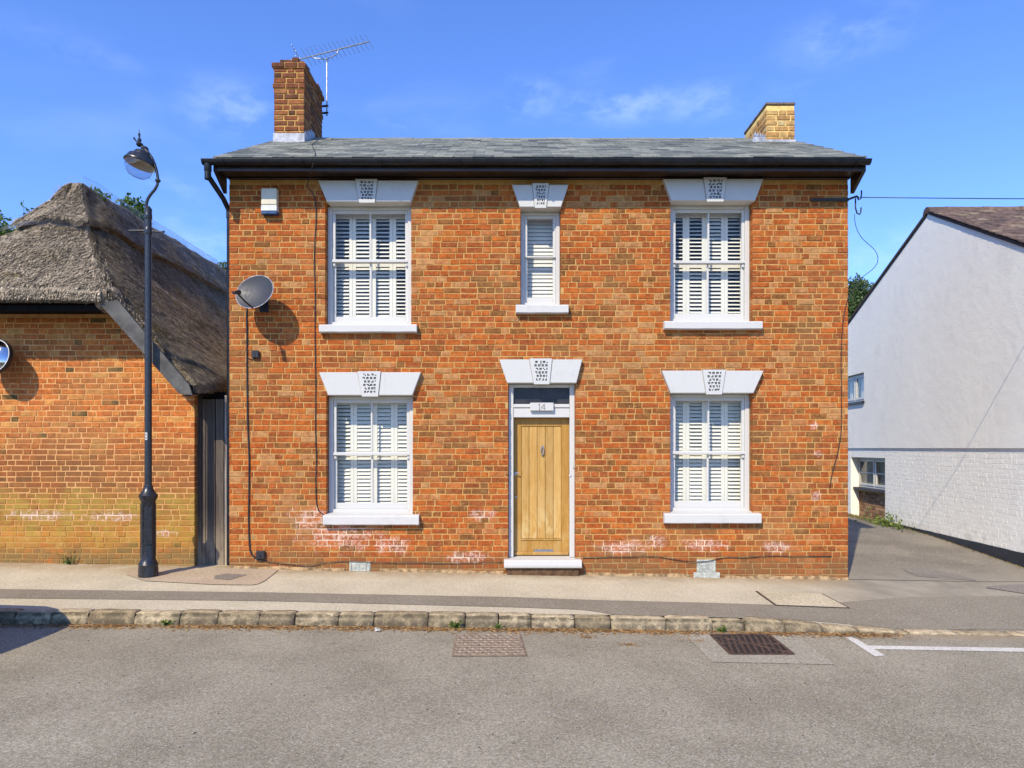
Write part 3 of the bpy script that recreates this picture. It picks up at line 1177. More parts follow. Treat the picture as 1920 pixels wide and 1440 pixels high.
# ---- lintels with vermiculated keystones
def keystone(parent, k0, k1, b0, b1, z0, z1, y):
    """tapered block whose face is a fine grid: worm-like pits are sunk into it"""
    mb = MB()
    yf, yp = y - .016, y - .004
    nx, nz = 17, 22

    def pt(i, j, yy):
        v = j / nz
        return (lerp(lerp(b0, k0, v), lerp(b1, k1, v), i / nx), yy, lerp(z0, z1, v))
    pit = set()
    rnd = random.Random(int(abs(k0) * 1000))
    for j in range(3, nz - 2):
        for i in range(3, nx - 3):
            a = noise.noise(Vector((i * .62 + k0 * 31, j * .62, z0 * 7)))
            b = ((i + (j // 3) % 2) % 3 != 0) and (j % 3 != 2)
            if (b and a > -.5 and rnd.random() > .07) or a > .55:
                pit.add((i, j))
    for j in range(nz):
        for i in range(nx):
            s = (i, j) in pit
            yy = yp if s else yf
            mb.add([pt(i, j, yy), pt(i + 1, j, yy), pt(i + 1, j + 1, yy), pt(i, j + 1, yy)], [(0, 1, 2, 3)], 1 if s else 0)
            if s:
                for (di, dj, e) in ((-1, 0, ((i, j), (i, j + 1))), (1, 0, ((i + 1, j + 1), (i + 1, j))), (0, -1, ((i + 1, j), (i, j))), (0, 1, ((i, j + 1), (i + 1, j + 1)))):
                    if (i + di, j + dj) not in pit:
                        (a, b), (c, d) = e
                        mb.add([pt(a, b, yf), pt(c, d, yf), pt(c, d, yp), pt(a, b, yp)], [(0, 1, 2, 3)], 1)
    P = [(b0, z0), (b1, z0), (k1, z1), (k0, z1)]
    for i in range(4):
        (ax, az), (bx, bz) = P[i], P[(i + 1) % 4]
        mb.add([(ax, yf, az), (ax, y + .05, az), (bx, y + .05, bz), (bx, yf, bz)], [(0, 1, 2, 3)], 0)
    return mb.build("keystone", [M_STONE, M_PIT], parent)


def lintel(w):
    l, ks = w['lt'], w['ks']
    y = -LP
    z0, z1 = w['zt'], PZ(l[4], y)
    X_ = lambda p: PX(p, y)
    mb = MB()
    g = .004
    kb0, kb1, kt0, kt1 = X_(ks[2]), X_(ks[3]), X_(ks[0]), X_(ks[1])
    c = .006                                                     # chamfer
    for poly in ([(X_(l[2]), z0), (kb0 - g, z0), (kt0 - g, z1), (X_(l[0]), z1)], [(kb1 + g, z0), (X_(l[3]), z0), (X_(l[1]), z1), (kt1 + g, z1)]):
        cx = sum(p[0] for p in poly) / 4
        cz = sum(p[1] for p in poly) / 4
        inn = [(px + c * (1 if px < cx else -1), pz + c * (1 if pz < cz else -1)) for px, pz in poly]
        mb.add([(a, y, b) for a, b in inn] + [(a, y + c, b) for a, b in poly] + [(a, .19, b) for a, b in poly],
               [(0, 1, 2, 3)] + [(4 + i, 4 + (i + 1) % 4, (i + 1) % 4, i) for i in range(4)] + [(8 + i, 8 + (i + 1) % 4, 4 + (i + 1) % 4, 4 + i) for i in range(4)])
    mb.add([(kb0 - .02, y + .012, z0 + .002), (kb1 + .02, y + .012, z0 + .002), (kt1 + .02, y + .012, z1 - .002), (kt0 - .02, y + .012, z1 - .002),
            (kb0 - .02, .19, z0 + .002), (kb1 + .02, .19, z0 + .002)], [(0, 1, 2, 3), (0, 4, 5, 1)])
    o = mb.build("lintel", M_STONE, house)
    keystone(o, kt0, kt1, kb0, kb1, z0 - .018, z1 + .012, y)
    return o


for w in WINS.values():
    lintel(w)


# ---- windows
def slat_mesh(width, length, thick):
    mb = MB()
    n = 6
    pr = []
    for k in range(n):                                           # flattened ellipse section
        a = 2 * math.pi * k / n
        pr.append((math.cos(a) * length / 2, math.sin(a) * thick / 2))
    vs = [(x, a, b) for x in (0, width) for a, b in pr]
    fs = [(k, (k + 1) % n, (k + 1) % n + n, k + n) for k in range(n)] + [list(range(n - 1, -1, -1)), list(range(n, 2 * n))]
    mb.add(vs, fs)
    return mb.mesh("slat", M_SHUT)


def window(w, plain=False, tilts=None):
    x0, x1, zt = w['x0'], w['x1'], w['zt']
    s = w['s']
    zs = PZ(s[2], -SP)                                            # sill top, front edge
    win = bpy.data.objects.new("window", None)
    COL.objects.link(win)
    win.parent = house
    win.matrix_parent_inverse = ROOTM[house.name]
    # sill: slightly sloping slab with a throat
    y = -SP
    sb = MB()
    sx0, sx1 = PX(s[0], y), PX(s[1], y)
    zb = PZ(s[3], y)
    n = 14
    for i in range(n):
        a, b = lerp(sx0, sx1, i / n), lerp(sx0, sx1, (i + 1) / n)
        ja, jb = (.004 * noise.noise(Vector((v * 7, zs, 0))) for v in (a, b))
        pa = [(y + .012, zb + ja), (y, zb + .012 + ja), (y, zs - .014), (y + .014, zs + ja), (.115, zs + .028), (.115, zb)]
        pb = [(y + .012, zb + jb), (y, zb + .012 + jb), (y, zs - .014), (y + .014, zs + jb), (.115, zs + .028), (.115, zb)]
        sb.add([(a, p, q) for p, q in pa] + [(b, p, q) for p, q in pb], [(k, (k + 1) % 6 + 0, (k + 1) % 6 + 6, k + 6) for k in range(6)])
        if i == 0:
            sb.add([(a, p, q) for p, q in pa], [(5, 4, 3, 2, 1, 0)])
        if i == n - 1:
            sb.add([(b, p, q) for p, q in pb], [(0, 1, 2, 3, 4, 5)])
    sb.build("sill", M_SILL, win)
    # box frame
    zb = zs + .02
    ya, yb = .115, .215
    fw = .062 if not plain else .055
    fm = MB()
    fm.bbox(x0 + .002, x0 + fw, ya, yb, zb, zt - .002, .004)
    fm.bbox(x1 - fw, x1 - .002, ya, yb, zb, zt - .002, .004)
    fm.bbox(x0 + fw, x1 - fw, ya + .002, yb - .002, zt - .045, zt - .003, .004)
    fm.bbox(x0 + fw, x1 - fw, ya + .002, yb - .002, zb, zb + .05, .004)
    fm.build("frame", M_WHITE, win)
    ix0, ix1, iz0, iz1 = x0 + fw, x1 - fw, zb + .05, zt - .045
    zm = PZ({'ul': 490, 'll': 851, 'ur': 492, 'lr': 849, 'um': 482}[w['key']], .15)
    up, lo = MB(), MB()
    mr = .012 if plain else .022
    st = .042
    cx = (ix0 + ix1) / 2
    # upper sash (outer), lower sash (inner)
    y1, y2, y3 = .135, .168, .203
    for mb, a, b, zl, zh, rb, rt in ((up, y1, y2 - .003, zm - mr, iz1, mr * 2, .045), (lo, y2, y3, iz0, zm + mr, .082, mr * 2)):
        mb.bbox(ix0 + .001, ix0 + st, a, b, zl, zh, .004)
        mb.bbox(ix1 - st, ix1 - .001, a, b, zl, zh, .004)
        mb.bbox(ix0 + st, ix1 - st, a + .001, b - .001, zl, zl + rb, .004)
        mb.bbox(ix0 + st, ix1 - st, a + .001, b - .001, zh - rt, zh, .004)
        if not plain:
            mb.bbox(cx - .013, cx + .013, a + .004, b - .004, zl + rb, zh - rt, .005)
    if not plain:
      up.bbox(ix0 - .004, ix1 + .004, y1 - .018, y1, zm - .022, zm + .02, .006)      # meeting rail lip
      up.bbox(ix0 + .001, ix0 + st, y1, y2 - .003, zm - .075, zm - .022, .01)        # sash horns
      up.bbox(ix1 - st, ix1 - .001, y1, y2 - .003, zm - .075, zm - .022, .01)
    up.build("upper_sash", M_WHITE, win)
    lo.build("lower_sash", M_WHITE, win)
    cols = ((ix0 + st, cx - .013), (cx + .013, ix1 - st)) if not plain else ((ix0 + st, ix1 - st),)
    for (a, b) in cols:
        for (yy, zl, zh) in ((y1 + .016, zm + mr, iz1 - .045), (y2 + .016, iz0 + .082, zm - mr)):
            pb = MB()
            pb.box(a, b, yy - .0015, yy + .0015, zl, zh)
            pb.build("pane", M_GLASS, win)
    # plantation shutters behind the glass
    ys = .315
    sx0, sx1 = x0 + .02, x1 - .02
    sm = MB()
    zlo, zhi = zb + .015, zt - .02
    stile = .047
    rail = .085 if not plain else .04
    mid = .075 if not plain else .0
    leaves = 4 if not plain else 1
    lw = (sx1 - sx0) / leaves
    me_cache = {}
    for k in range(leaves):
        a, b = sx0 + k * lw + .001, sx0 + (k + 1) * lw - .001
        sm.bbox(a, a + stile, ys - .014, ys + .014, zlo, zhi, .003)
        sm.bbox(b - stile, b, ys - .014, ys + .014, zlo, zhi, .003)
        rl = [(zlo, zlo + rail), (zhi - rail, zhi)] + ([(zm - mid / 2, zm + mid / 2)] if mid else [])
        for (c, d) in rl:
            sm.bbox(a + stile, b - stile, ys - .013, ys + .013, c, d, .003)
        spans = [(zlo + rail, zm - mid / 2), (zm + mid / 2, zhi - rail)] if mid else [(zlo + rail, zhi - rail)]
        for si, (c, d) in enumerate(spans):
            pitch = .0505 if not plain else .0535
            nsl = int((d - c) / pitch)
            pitch = (d - c) / nsl
            wd = b - a - 2 * stile - .006
            if 'me' not in me_cache:
                me_cache['me'] = slat_mesh(wd, .062, .009)
            ang = (tilts or {}).get((k, si), 45 if zs > 2.4 else 50)
            for i in range(nsl):
                o = link(me_cache['me'], "slat", win)
                o.location = (a + stile + .003, ys, c + (i + .5) * pitch)
                o.rotation_euler = (math.radians(ang + U(-1.2, 1.2)), 0, 0)
    sm.build("shutter_frame", M_SHUT, win)
    return win


for k, t_ in (('ul', {(3, 0): 34, (0, 1): 40, (2, 1): 37}), ('ll', {(0, 1): 41, (2, 0): 48}), ('ur', {(3, 0): 34, (0, 1): 31, (1, 1): 35, (2, 1): 48, (3, 1): 37}),
              ('lr', {(3, 0): 44, (2, 1): 44, (1, 1): 42}), ('um', {(0, 0): 66})):
    WINS[k]['key'] = k
    window(WINS[k], k == 'um', t_)

# ---- doorway and door
w = WINS['door']
x0, x1, zt = w['x0'], w['x1'], w['zt']
zstep = PZ(w['s'][2], -.14)
frame = MB()
ya, yb = .075, .27
fw = .072
zd = PZ(783, .11)                                     # top of the door leaf
zfl = PZ(758, .11)                                    # bottom of the fanlight
ztr = PZ(727, .11)                                    # top of the fanlight
frame.bbox(x0 + .002, x0 + fw, ya, yb, zstep + .012, zt - .003, .006)
frame.bbox(x1 - fw, x1 - .002, ya, yb, zstep + .012, zt - .003, .006)
frame.bbox(x0 + fw, x1 - fw, ya + .002, yb - .002, ztr, zt - .004, .006)
frame.bbox(x0 + fw, x1 - fw, ya + .012, yb - .002, zd, zfl - .052, .006)
frame.bbox(x0 + fw, x1 - fw, ya - .004, yb - .002, zfl - .05, zfl, .008)
dframe = frame.build("door_frame", M_WHITE, house)
fl = MB()
fl.box(x0 + fw + .001, x1 - fw - .001, .122, .128, zfl + .001, ztr - .001)
fl.build("fanlight", M_DKGLASS, dframe)

# simple serif letters made of strokes: (x0,z0,x1,z1) in a unit box
GLY = {
    'W': ([(0, 1, .27, 0), (.27, 0, .5, .85), (.5, .85, .73, 0), (.73, 0, 1, 1), (-.06, 1, .12, 1), (.88, 1, 1.06, 1)], 1.15),
    'E': ([(.1, 0, .1, 1), (0, 1, .66, 1), (0, 0, .7, 0), (.1, .52, .5, .52), (.66, 1, .66, .8), (.7, 0, .7, .22)], .82),
    'S': ([(.62, .8, .5, .97), (.5, .97, .2, .97), (.2, .97, .07, .78), (.07, .78, .18, .58), (.18, .58, .52, .45), (.52, .45, .64, .24), (.64, .24, .5, .03), (.5, .03, .18, .03), (.18, .03, .04, .22)], .78),
    'T': ([(.4, 0, .4, 1), (0, 1, .8, 1), (.25, 0, .55, 0), (0, 1, 0, .8), (.8, 1, .8, .8)], .92),
    'H': ([(.1, 0, .1, 1), (.72, 0, .72, 1), (.1, .52, .72, .52), (0, 1, .2, 1), (0, 0, .2, 0), (.62, 1, .82, 1), (.62, 0, .82, 0)], .95),
    'I': ([(.15, 0, .15, 1), (0, 1, .3, 1), (0, 0, .3, 0)], .42),
    'L': ([(.1, 0, .1, 1), (0, 1, .22, 1), (0, 0, .62, 0), (.62, 0, .62, .22)], .76),
    '1': ([(.2, 0, .2, 1), (.2, 1, .02, .86), (.05, 0, .35, 0)], .5),
    '4': ([(.48, 0, .48, 1), (.48, 1, 0, .3), (0, .3, .68, .3)], .78),
    ' ': ([], .5),
}


def lettering(text, cx, z0, h, yf, mat, parent, sw=.13, name="lettering", sx=1.0):
    mb = MB()
    tot = sum(GLY[c][1] for c in text) - .12
    x = cx - tot * h * sx / 2
    for c in text:
        for (a, b, cc, d) in GLY[c][0]:
            p, q = Vector((x + a * h * sx, 0, z0 + b * h)), Vector((x + cc * h * sx, 0, z0 + d * h))
            dr = (q - p).normalized()
            thin = sw * (1.0 if abs(dr.z) > .5 else .6)
            nn = Vector((-dr.z, 0, dr.x)) * h * thin / 2
            yy = Vector((0, yf, 0))
            e = dr * h * .03
            pts = [p - nn - e, q - nn + e, q + nn + e, p + nn - e]
            mb.add([v + yy for v in pts] + [v + yy + Vector((0, .0015, 0)) for v in pts],
                   [(0, 1, 2, 3), (0, 4, 5, 1), (1, 5, 6, 2), (2, 6, 7, 3), (3, 7, 4, 0)])
            yf -= .00002
        x += GLY[c][1] * h * sx
    return mb.build(name, mat, parent)


fcx = (x0 + x1) / 2 + .005
lettering("WEST HILL", fcx, zfl + .022, .062, .120, M_LETTER, dframe, sx=1.0)
lettering("14", fcx, zfl + .125, .055, .120, M_LETTER, dframe)
# painted step
sb = MB()
y = -.14
sx0, sx1 = PX(945, y), PX(1091, y)
zb = PZ(1066, y)
prof = [(y + .02, zb), (y + .004, zb + .012), (y, zb + .04), (y + .006, zstep - .012), (y + .025, zstep), (.2, zstep + .012), (.2, zb)]
sb.add([(sx0, p, q) for p, q in prof] + [(sx1, p, q) for p, q in prof],
       [(k, (k + 1) % 7, (k + 1) % 7 + 7, k + 7) for k in range(7)] + [list(range(6, -1, -1)), list(range(7, 14))])
sb.build("doorstep", M_SILL, house)
rb_ = MB()                                            # brick riser below the step
rb_.box(sx0 + .04, sx1 - .04, -.09, .02, -.2, zb + .004)
rb_.build("step_riser", simple("dark riser brick", (0.11, 0.065, 0.035), .9, .35, 14, .4, spec=.1), house)
# door leaf
dx0, dx1, dz0, dz1 = x0 + fw + .002, x1 - fw - .002, zstep + .02, zd - .003
yl = .185
dm = MB()
stl, top_r, bot_r = .105, .115, .215
dm.bbox(dx0, dx0 + stl, yl, yl + .045, dz0, dz1, .003)
dm.bbox(dx1 - stl, dx1, yl, yl + .045, dz0, dz1, .003)
dm.bbox(dx0 + stl, dx1 - stl, yl + .0005, yl + .0445, dz1 - top_r, dz1, .003)
dm.bbox(dx0 + stl, dx1 - stl, yl + .0005, yl + .0445, dz0, dz0 + bot_r, .003)
dm.box(dx0 + .02, dx1 - .02, yl + .028, yl + .04, dz0 + .02, dz1 - .02)
dm.bbox(dx0 + stl - .004, dx1 - stl + .004, yl - .012, yl + .012, dz0 + bot_r - .006, dz0 + bot_r + .018, .004)
dm.bbox(dx0 + .004, dx1 - .004, yl - .022, yl + .002, dz0 + .002, dz0 + .05, .008)                # weather bar
door = dm.build("door", M_OAKF, house)
pw = (dx1 - dx0 - 2 * stl) / 5
for i in range(5):
    pm = MB()
    a = dx0 + stl + i * pw
    pm.bbox(a + .0025, a + pw - .0025, yl + .012, yl + .027, dz0 + bot_r + .018, dz1 - top_r, .004)
    o = pm.build("plank", M_OAK, door)
    o["tint"] = [.35, .8, .55, .15, .95][i]
km = MB()
kx, kz = PX(1017, yl), PZ(845, yl)
km.lathe([(.001, -.004), (.016, -.004), (.018, .0), (.013, .012), (.001, .014)], 14, Matrix.Translation((kx, yl + .012, kz + .055)) @ Matrix.Rotation(math.pi / 2, 4, 'X'))
km.tube([(kx, yl - .002, kz + .055), (kx - .016, yl - .012, kz + .03), (kx - .019, yl - .014, kz - .01), (kx - .01, yl - .014, kz - .045), (kx + .01, yl - .014, kz - .045),
         (kx + .019, yl - .014, kz - .01), (kx + .016, yl - .012, kz + .03), (kx, yl - .002, kz + .055)], .0062, 8)
km.bbox(kx - .014, kx + .014, yl - .022, yl + .012, kz - .066, kz - .04, .005)
km.build("door_knocker", M_STEEL, door, angle=40)
lm = MB()
lx0, lx1, lz0, lz1 = PX(1001, yl), PX(1037, yl), PZ(1041, yl), PZ(1030, yl)
lm.bbox(lx0, lx1, yl - .008, yl + .002, lz0, lz1, .004)
lm.bbox(lx0 + .025, lx1 - .025, yl - .013, yl - .006, lz0 + .016, lz1 - .016, .004)
lm.build("letter_plate", M_STEEL, door)
hm = MB()
hx, hz = PX(967, yl), PZ(887, yl)
hm.bbox(hx - .022, hx + .022, yl - .008, yl + .002, hz - .03, hz + .02, .003)
hm.tube([(hx, yl - .004, hz), (hx, yl - .04, hz), (hx + .02, yl - .05, hz), (hx + .045, yl - .05, hz)], .008, 8)
hm.build("door_handle", M_STEEL, door)
hm = MB()
hm.lathe([(.001, -.006), (.014, -.006), (.017, .002)], 14, Matrix.Translation((hx + .005, yl - .001, PZ(932, yl))) @ Matrix.Rotation(-math.pi / 2, 4, 'X'))
hm.build("keyhole", M_STEEL, door)
bp = MB()
bp.bbox(PX(1074, ya), PX(1078, ya), ya - .012, ya + .002, PZ(878, ya), PZ(866, ya), .003)
bp.build("bell_push", M_VENT, dframe)
bp = MB()
bp.lathe([(.001, .022), (.014, .018), (.017, .008), (.01, 0), (.01, -.006)], 12, Matrix.Translation((PX(1069, .06), ya + .006, PZ(892, .06))) @ Matrix.Rotation(math.pi / 2, 4, 'X'))
bp.build("knob", M_WHITE, dframe, angle=40)

sign = thing("house_number_sign", "white number 14 plaque fixed over the oak door", "house sign", (PX(1016), .05, PZ(762)))
sm_ = MB()
ysn = .035
sm_.bbox(PX(994, ysn), PX(1038, ysn), ysn, ya - .005, PZ(770, ysn), PZ(755, ysn), .003)
sm_.build("plaque", M_STONE, sign)
lettering("14", PX(1016, ysn), PZ(768.6, ysn), .082, ysn - .002, M_ETCH, sign, sw=.1, name="numerals")

# air bricks
for (vx, vz, vw, vh) in VENTS:
    v = MB()
    yv = -.012
    v.bbox(vx - vw / 2, vx + vw / 2, yv, .05, vz - vh / 2, vz + vh / 2, .003)
    for sx in (-1, 1):
        for i in range(7):
            zz = vz - vh * .33 + i * vh * .66 / 6
            cxv = vx + sx * vw * .175
            v.add([(cxv - vw * .14, yv - .001, zz - .002), (cxv + vw * .14, yv - .001, zz - .002), (cxv + vw * .14, yv - .009, zz - .007), (cxv - vw * .14, yv - .009, zz - .007),
                   (cxv - vw * .14, yv - .001, zz + .006), (cxv + vw * .14, yv - .001, zz + .006)], [(0, 3, 2, 1), (3, 4, 5, 2)])
    v.bbox(vx - vw / 2 + .012, vx - vw / 2 + .034, yv - .008, yv + .002, vz - vh / 2 + .008, vz + vh / 2 - .008, .002)
    v.bbox(vx + vw / 2 - .034, vx + vw / 2 - .012, yv - .008, yv + .002, vz - vh / 2 + .008, vz + vh / 2 - .008, .002)
    v.bbox(vx - vw / 2 - .05, vx + vw / 2 + .05, -.04, .03, zf(vx) - .04, vz - vh / 2 - .001, .006)
    v.build("air_vent", M_VENT, house)

# ---- eaves, gutter, roof
GX0, GX1 = PX(379, -.42), PX(1632, -.42)
eb = MB()
eb.bbox(HX0 - .03, HX1 + .03, -.335, -.30, 5.40, 5.56, .004)                 # fascia
eb.box(HX0 - .028, HX1 + .028, -.30, .001, 5.43, 5.455)                      # soffit boards
eb.bbox(HX0 - .01, HX1 + .01, -.05, -.002, 5.405, 5.428, .008)               # bed mould against the wall
eb.bbox(HX0 - .02, HX1 + .02, -.36, -.337, 5.385, 5.425, .008)               # lower fillet
for sx, xx in ((-1, HX0), (1, HX1)):                                         # boxed eaves ends
    poly = [(-.335, 5.40), (-.02, 5.22), (.0, 5.22), (.0, 5.6), (-.335, 5.6)]
    a, b = (xx - .075, xx - .032) if sx < 0 else (xx + .032, xx + .075)
    eb.add([(a, p, q) for p, q in poly] + [(b, p, q) for p, q in poly],
           [(0, 1, 2, 3, 4), (9, 8, 7, 6, 5)] + [(k, k + 5, (k + 1) % 5 + 5, (k + 1) % 5) for k in range(5)])
    # bargeboard up the gable
    eb.add([(a, -.33, 5.44), (b, -.33, 5.44), (b, RIDGE_Y, RIDGE_Z - .17), (a, RIDGE_Y, RIDGE_Z - .17), (a, -.33, 5.585), (b, -.33, 5.585), (b, RIDGE_Y, RIDGE_Z - .03), (a, RIDGE_Y, RIDGE_Z - .03)],
           [(0, 1, 2, 3), (4, 7, 6, 5), (0, 3, 7, 4), (1, 5, 6, 2), (0, 4, 5, 1)])
eb.build("eaves", M_SOFFIT, house)
gm = MB()
n = 10
gy, gz, gr = -.405, 5.505, .058
ring = [(gy + gr * math.cos(math.pi + math.pi * k / n), gz + gr * math.sin(math.pi + math.pi * k / n)) for k in range(n + 1)]
ring2 = [(gy + (gr - .006) * math.cos(math.pi + math.pi * k / n), gz + (gr - .006) * math.sin(math.pi + math.pi * k / n)) for k in range(n + 1)]
sec = ring + ring2[::-1]
L = len(sec)
gm.add([(GX0, a, b) for a, b in sec] + [(GX1, a, b) for a, b in sec], [(k, k + L, (k + 1) % L + L, (k + 1) % L) for k in range(L)])
for xx, s in ((GX0, 1), (GX1, -1)):                                            # stop ends
    gm.add([(xx, a, b) for a, b in ring] + [(xx + s * .012, a, b) for a, b in ring], [list(range(n + 1)), list(range(2 * n + 1, n, -1))])
gm.bbox(GX0, GX1, gy - gr - .006, gy - gr + .004, gz - .008, gz + .006, .002)  # front bead
for i in range(9):
    xx = lerp(HX0 + .1, HX1 - .1, i / 8)
    rr = gr + .006
    pts = [(xx, gy + rr * math.cos(math.pi + math.pi * k / 8), gz + rr * math.sin(math.pi + math.pi * k / 8)) for k in range(9)]
    gm.tube(pts, .008, 5)
for px in (992, 1408):                                                          # unions
    xx = PX(px, -.46)
    rr = gr + .004
    for k in range(n):
        a0, a1 = math.pi + math.pi * k / n, math.pi + math.pi * (k + 1) / n
        gm.add([(xx - .05, gy + rr * math.cos(a0), gz + rr * math.sin(a0)), (xx + .05, gy + rr * math.cos(a0), gz + rr * math.sin(a0)),
                (xx + .05, gy + rr * math.cos(a1), gz + rr * math.sin(a1)), (xx - .05, gy + rr * math.cos(a1), gz + rr * math.sin(a1))], [(0, 1, 2, 3)])
gm.build("gutter", M_GUTTER, house)
dp = MB()
ox = PX(390, -.40)
dp.lathe([(.047, 0.0), (.047, -.09), (.04, -.1)], 14, Matrix.Translation((ox, -.405, gz - .045)))
dp.tube([(ox, -.405, 5.44), (ox, -.405, 5.33), (ox + .012, -.395, 5.29), (PX(424, .0) - .045, .02, PZ(372, 0)), (HX0 - .045, .1, 5.02), (HX0 - .045, .11, 4.95), (HX0 - .045, .11, .12)],
        .034, 12)
for z in (5.31, 4.97):
    dp.lathe([(.041, -.05), (.041, .05)], 14, Matrix.Translation((ox if z > 5.2 else HX0 - .045, -.405 if z > 5.2 else .11, z)))
dp.build("downpipe", M_GUTTER, house, angle=50)

RX0, RX1 = PX(399, -.42), PX(1622, -.40) + .02
EY, EZ = -.40, 5.537
SL = math.hypot(RIDGE_Y - EY, RIDGE_Z - EZ)
sl_a = math.atan2(RIDGE_Z - EZ, RIDGE_Y - EY)
rm = MB()
rm.add([(RX0 + .01, EY + .02, EZ - .022), (RX1 - .01, EY + .02, EZ - .022), (RX1 - .01, RIDGE_Y, RIDGE_Z - .028), (RX0 + .01, RIDGE_Y, RIDGE_Z - .028),
        (RX0 + .01, HB + .35, EZ - .1), (RX1 - .01, HB + .35, EZ - .1)], [(0, 1, 2, 3), (3, 2, 5, 4)])
roof = rm.build("roof", M_SLATE, house)
slate_meshes = []
SWD, SLN = .262, .40
for k in range(6):
    rr = random.Random(70 + k)
    mb = MB()
    c = [(rr.uniform(0, .004), rr.uniform(-.006, .006)), (SWD - .005 - rr.uniform(0, .003), rr.uniform(-.006, .006)), (SWD - .005, SLN), (0.001, SLN)]
    mb.add([(a, b, .010) for a, b in c] + [(a, b, 0) for a, b in c], [(0, 1, 2, 3), (0, 4, 5, 1), (1, 5, 6, 2), (2, 6, 7, 3), (3, 7, 4, 0)])
    slate_meshes.append(mb.mesh("slate", M_SLATE))
RM = Matrix.Translation((0, EY - .03, EZ - .012)) @ Matrix.Rotation(sl_a, 4, 'X')
gaugeS = .184
sj = MB()
cnt = 0
srnd = random.Random(5)
rows = int(SL / gaugeS) + 1
for r in range(rows):
    off = 0 if r % 2 == 0 else SWD / 2
    x = RX0 - off
    while x < RX1 - .02:
        a, b = max(x, RX0), min(x + SWD, RX1)
        if b - a > .06:
            me = slate_meshes[srnd.randrange(6)]
            dz = srnd.uniform(-.0015, .003)
            M = RM @ Matrix.Translation((a, r * gaugeS + srnd.uniform(-.012, .008), .012 + dz)) @ Matrix.Rotation(-.030, 4, 'X') @ Matrix.Rotation(srnd.uniform(-.012, .012), 4, 'Z') \
                @ Matrix.Diagonal(((b - a) / SWD, 1 if r < rows - 1 else .6, 1, 1))
            tv = clamp(srnd.gauss(.5, .34), .01, 1)
            if cnt < 300:
                o = link(me, "slate", roof)
                o.matrix_basis = M
                o["tint"] = tv
            else:
                sj.add([M @ v.co for v in me.vertices], [list(p.vertices) for p in me.polygons], 0, tv)
            cnt += 1
        x += SWD
sj.build("slates", M_SLATE, roof, kind='stuff')
xr = RX0
ri = 0
while xr < RX1 - .05:                                            # ridge tiles
    b = min(xr + .45, RX1)
    rt = MB()
    pts = [(-.17, -.095), (-.08, -.03), (0, .02), (.08, -.03), (.17, -.095)]
    dz = .006 * math.sin(ri * 2.1)
    vs = [(xx, RIDGE_Y + p, RIDGE_Z + q + .018 + dz) for xx in (xr + .003, b - .003) for p, q in pts] + [(xx, RIDGE_Y + p * .92, RIDGE_Z + q + .0 + dz) for xx in (xr + .003, b - .003) for p, q in pts]
    fs = [(k, k + 5, k + 6, k + 1) for k in range(4)] + [(0, 10, 15, 5), (0, 1, 11, 10), (1, 2, 12, 11), (2, 3, 13, 12), (3, 4, 14, 13), (5, 15, 16, 6), (6, 16, 17, 7), (7, 17, 18, 8), (8, 18, 19, 9)]
    rt.add(vs, fs)
    o = rt.build("ridge_tile", M_SLATE, roof)
    o["tint"] = U(.4, .95)
    xr += .45
    ri += 1


# ---- chimneys
def chimney(x0, x1, y0, y1, zt, mb_, mm, seed, bands, label, single=60):
    core = MB()
    zb = 5.9
    core.box(x0 + .006, x1 - .006, y0 + .006, y1 - .006, zb, zt - .01)
    ch = core.build("chimney", mm, house)
    ch["label"] = label
    zz0 = zb
    # plain shaft bricks on the front, both sides
    fr_T = None
    tf = lambda rnd, x, z: rnd.random()
    brick_panel(ch, mb_, x0, x1, zz0, zt, y0, bands['ob'], singles=single, seed=seed, depth=.06, eye=(x0, zt), tintfun=tf, proud=.005, gauge=.086, joint=.019)
    for T in (Matrix.Translation((x1, 0, 0)) @ Matrix.Rotation(math.pi / 2, 4, 'Z'), Matrix.Translation((x0, y0 + y1, 0)) @ Matrix.Rotation(-math.pi / 2, 4, 'Z')):
        brick_panel(ch, mb_, y0 + .063, y1, zz0, zt, 0, [], singles=0, seed=seed + 3, T=T, depth=.03, tintfun=tf, proud=.005, gauge=.086, joint=.019, part_name="side_brickwork")
    # projecting courses: a ring of bricks each
    for (za, out, n) in bands['rings']:
        rb = MB()
        rr = random.Random(seed + int(za * 100))
        for c in range(n):
            z = za + c * .083
            o_ = out + rr.uniform(-.004, .004)
            xa, xb, ya_, yb_ = x0 - o_, x1 + o_, y0 - o_, y1 + o_
            core_ = MB()
            rb.box(xa + .012, xb - .012, ya_ + .012, yb_ - .012, z, z + .083, 1)
            off = .11 * (c % 2)
            for (p, q, fix, side) in ((xa, xb, ya_, 'f'), (ya_ + .1, yb_, xb, 'r'), (ya_ + .1, yb_, xa, 'l')):
                t = p - off
                while t < q - .01:
                    a, b = max(t, p), min(t + .2, q)
                    t += .212
                    if b - a < .03 or rr.random() < bands.get('gap', 0):
                        continue
                    h0, h1 = z + .005, z + .078
                    j = rr.uniform(-.006, .006)
                    tv = max(.01, rr.random() * .6)
                    if side == 'f':
                        rb.bbox(a, b, fix + j, fix + .09, h0, h1, .006, 0, tv)
                    elif side == 'r':
                        rb.bbox(fix - .09, fix + j, a, b, h0, h1, .006, 0, tv)
                    else:
                        rb.bbox(fix - j, fix + .09, a, b, h0, h1, .006, 0, tv)
        rb.build("chimney_band", [mb_, mm], ch)
    return ch


CY0, CY1 = 1.67, 2.73
cx0, cx1 = PX(514, CY0), PX(570, CY0)
ztc = PZ(118, CY0)
ch1 = chimney(cx0, cx1, CY0, CY1, ztc, M_CHB, M_CHM, 21,
              dict(ob=[], rings=[(PZ(166, CY0), .022, 1), (ztc - .085, .028, 1)], gap=0), "tall chimney of dark brown bricks with crumbling top")
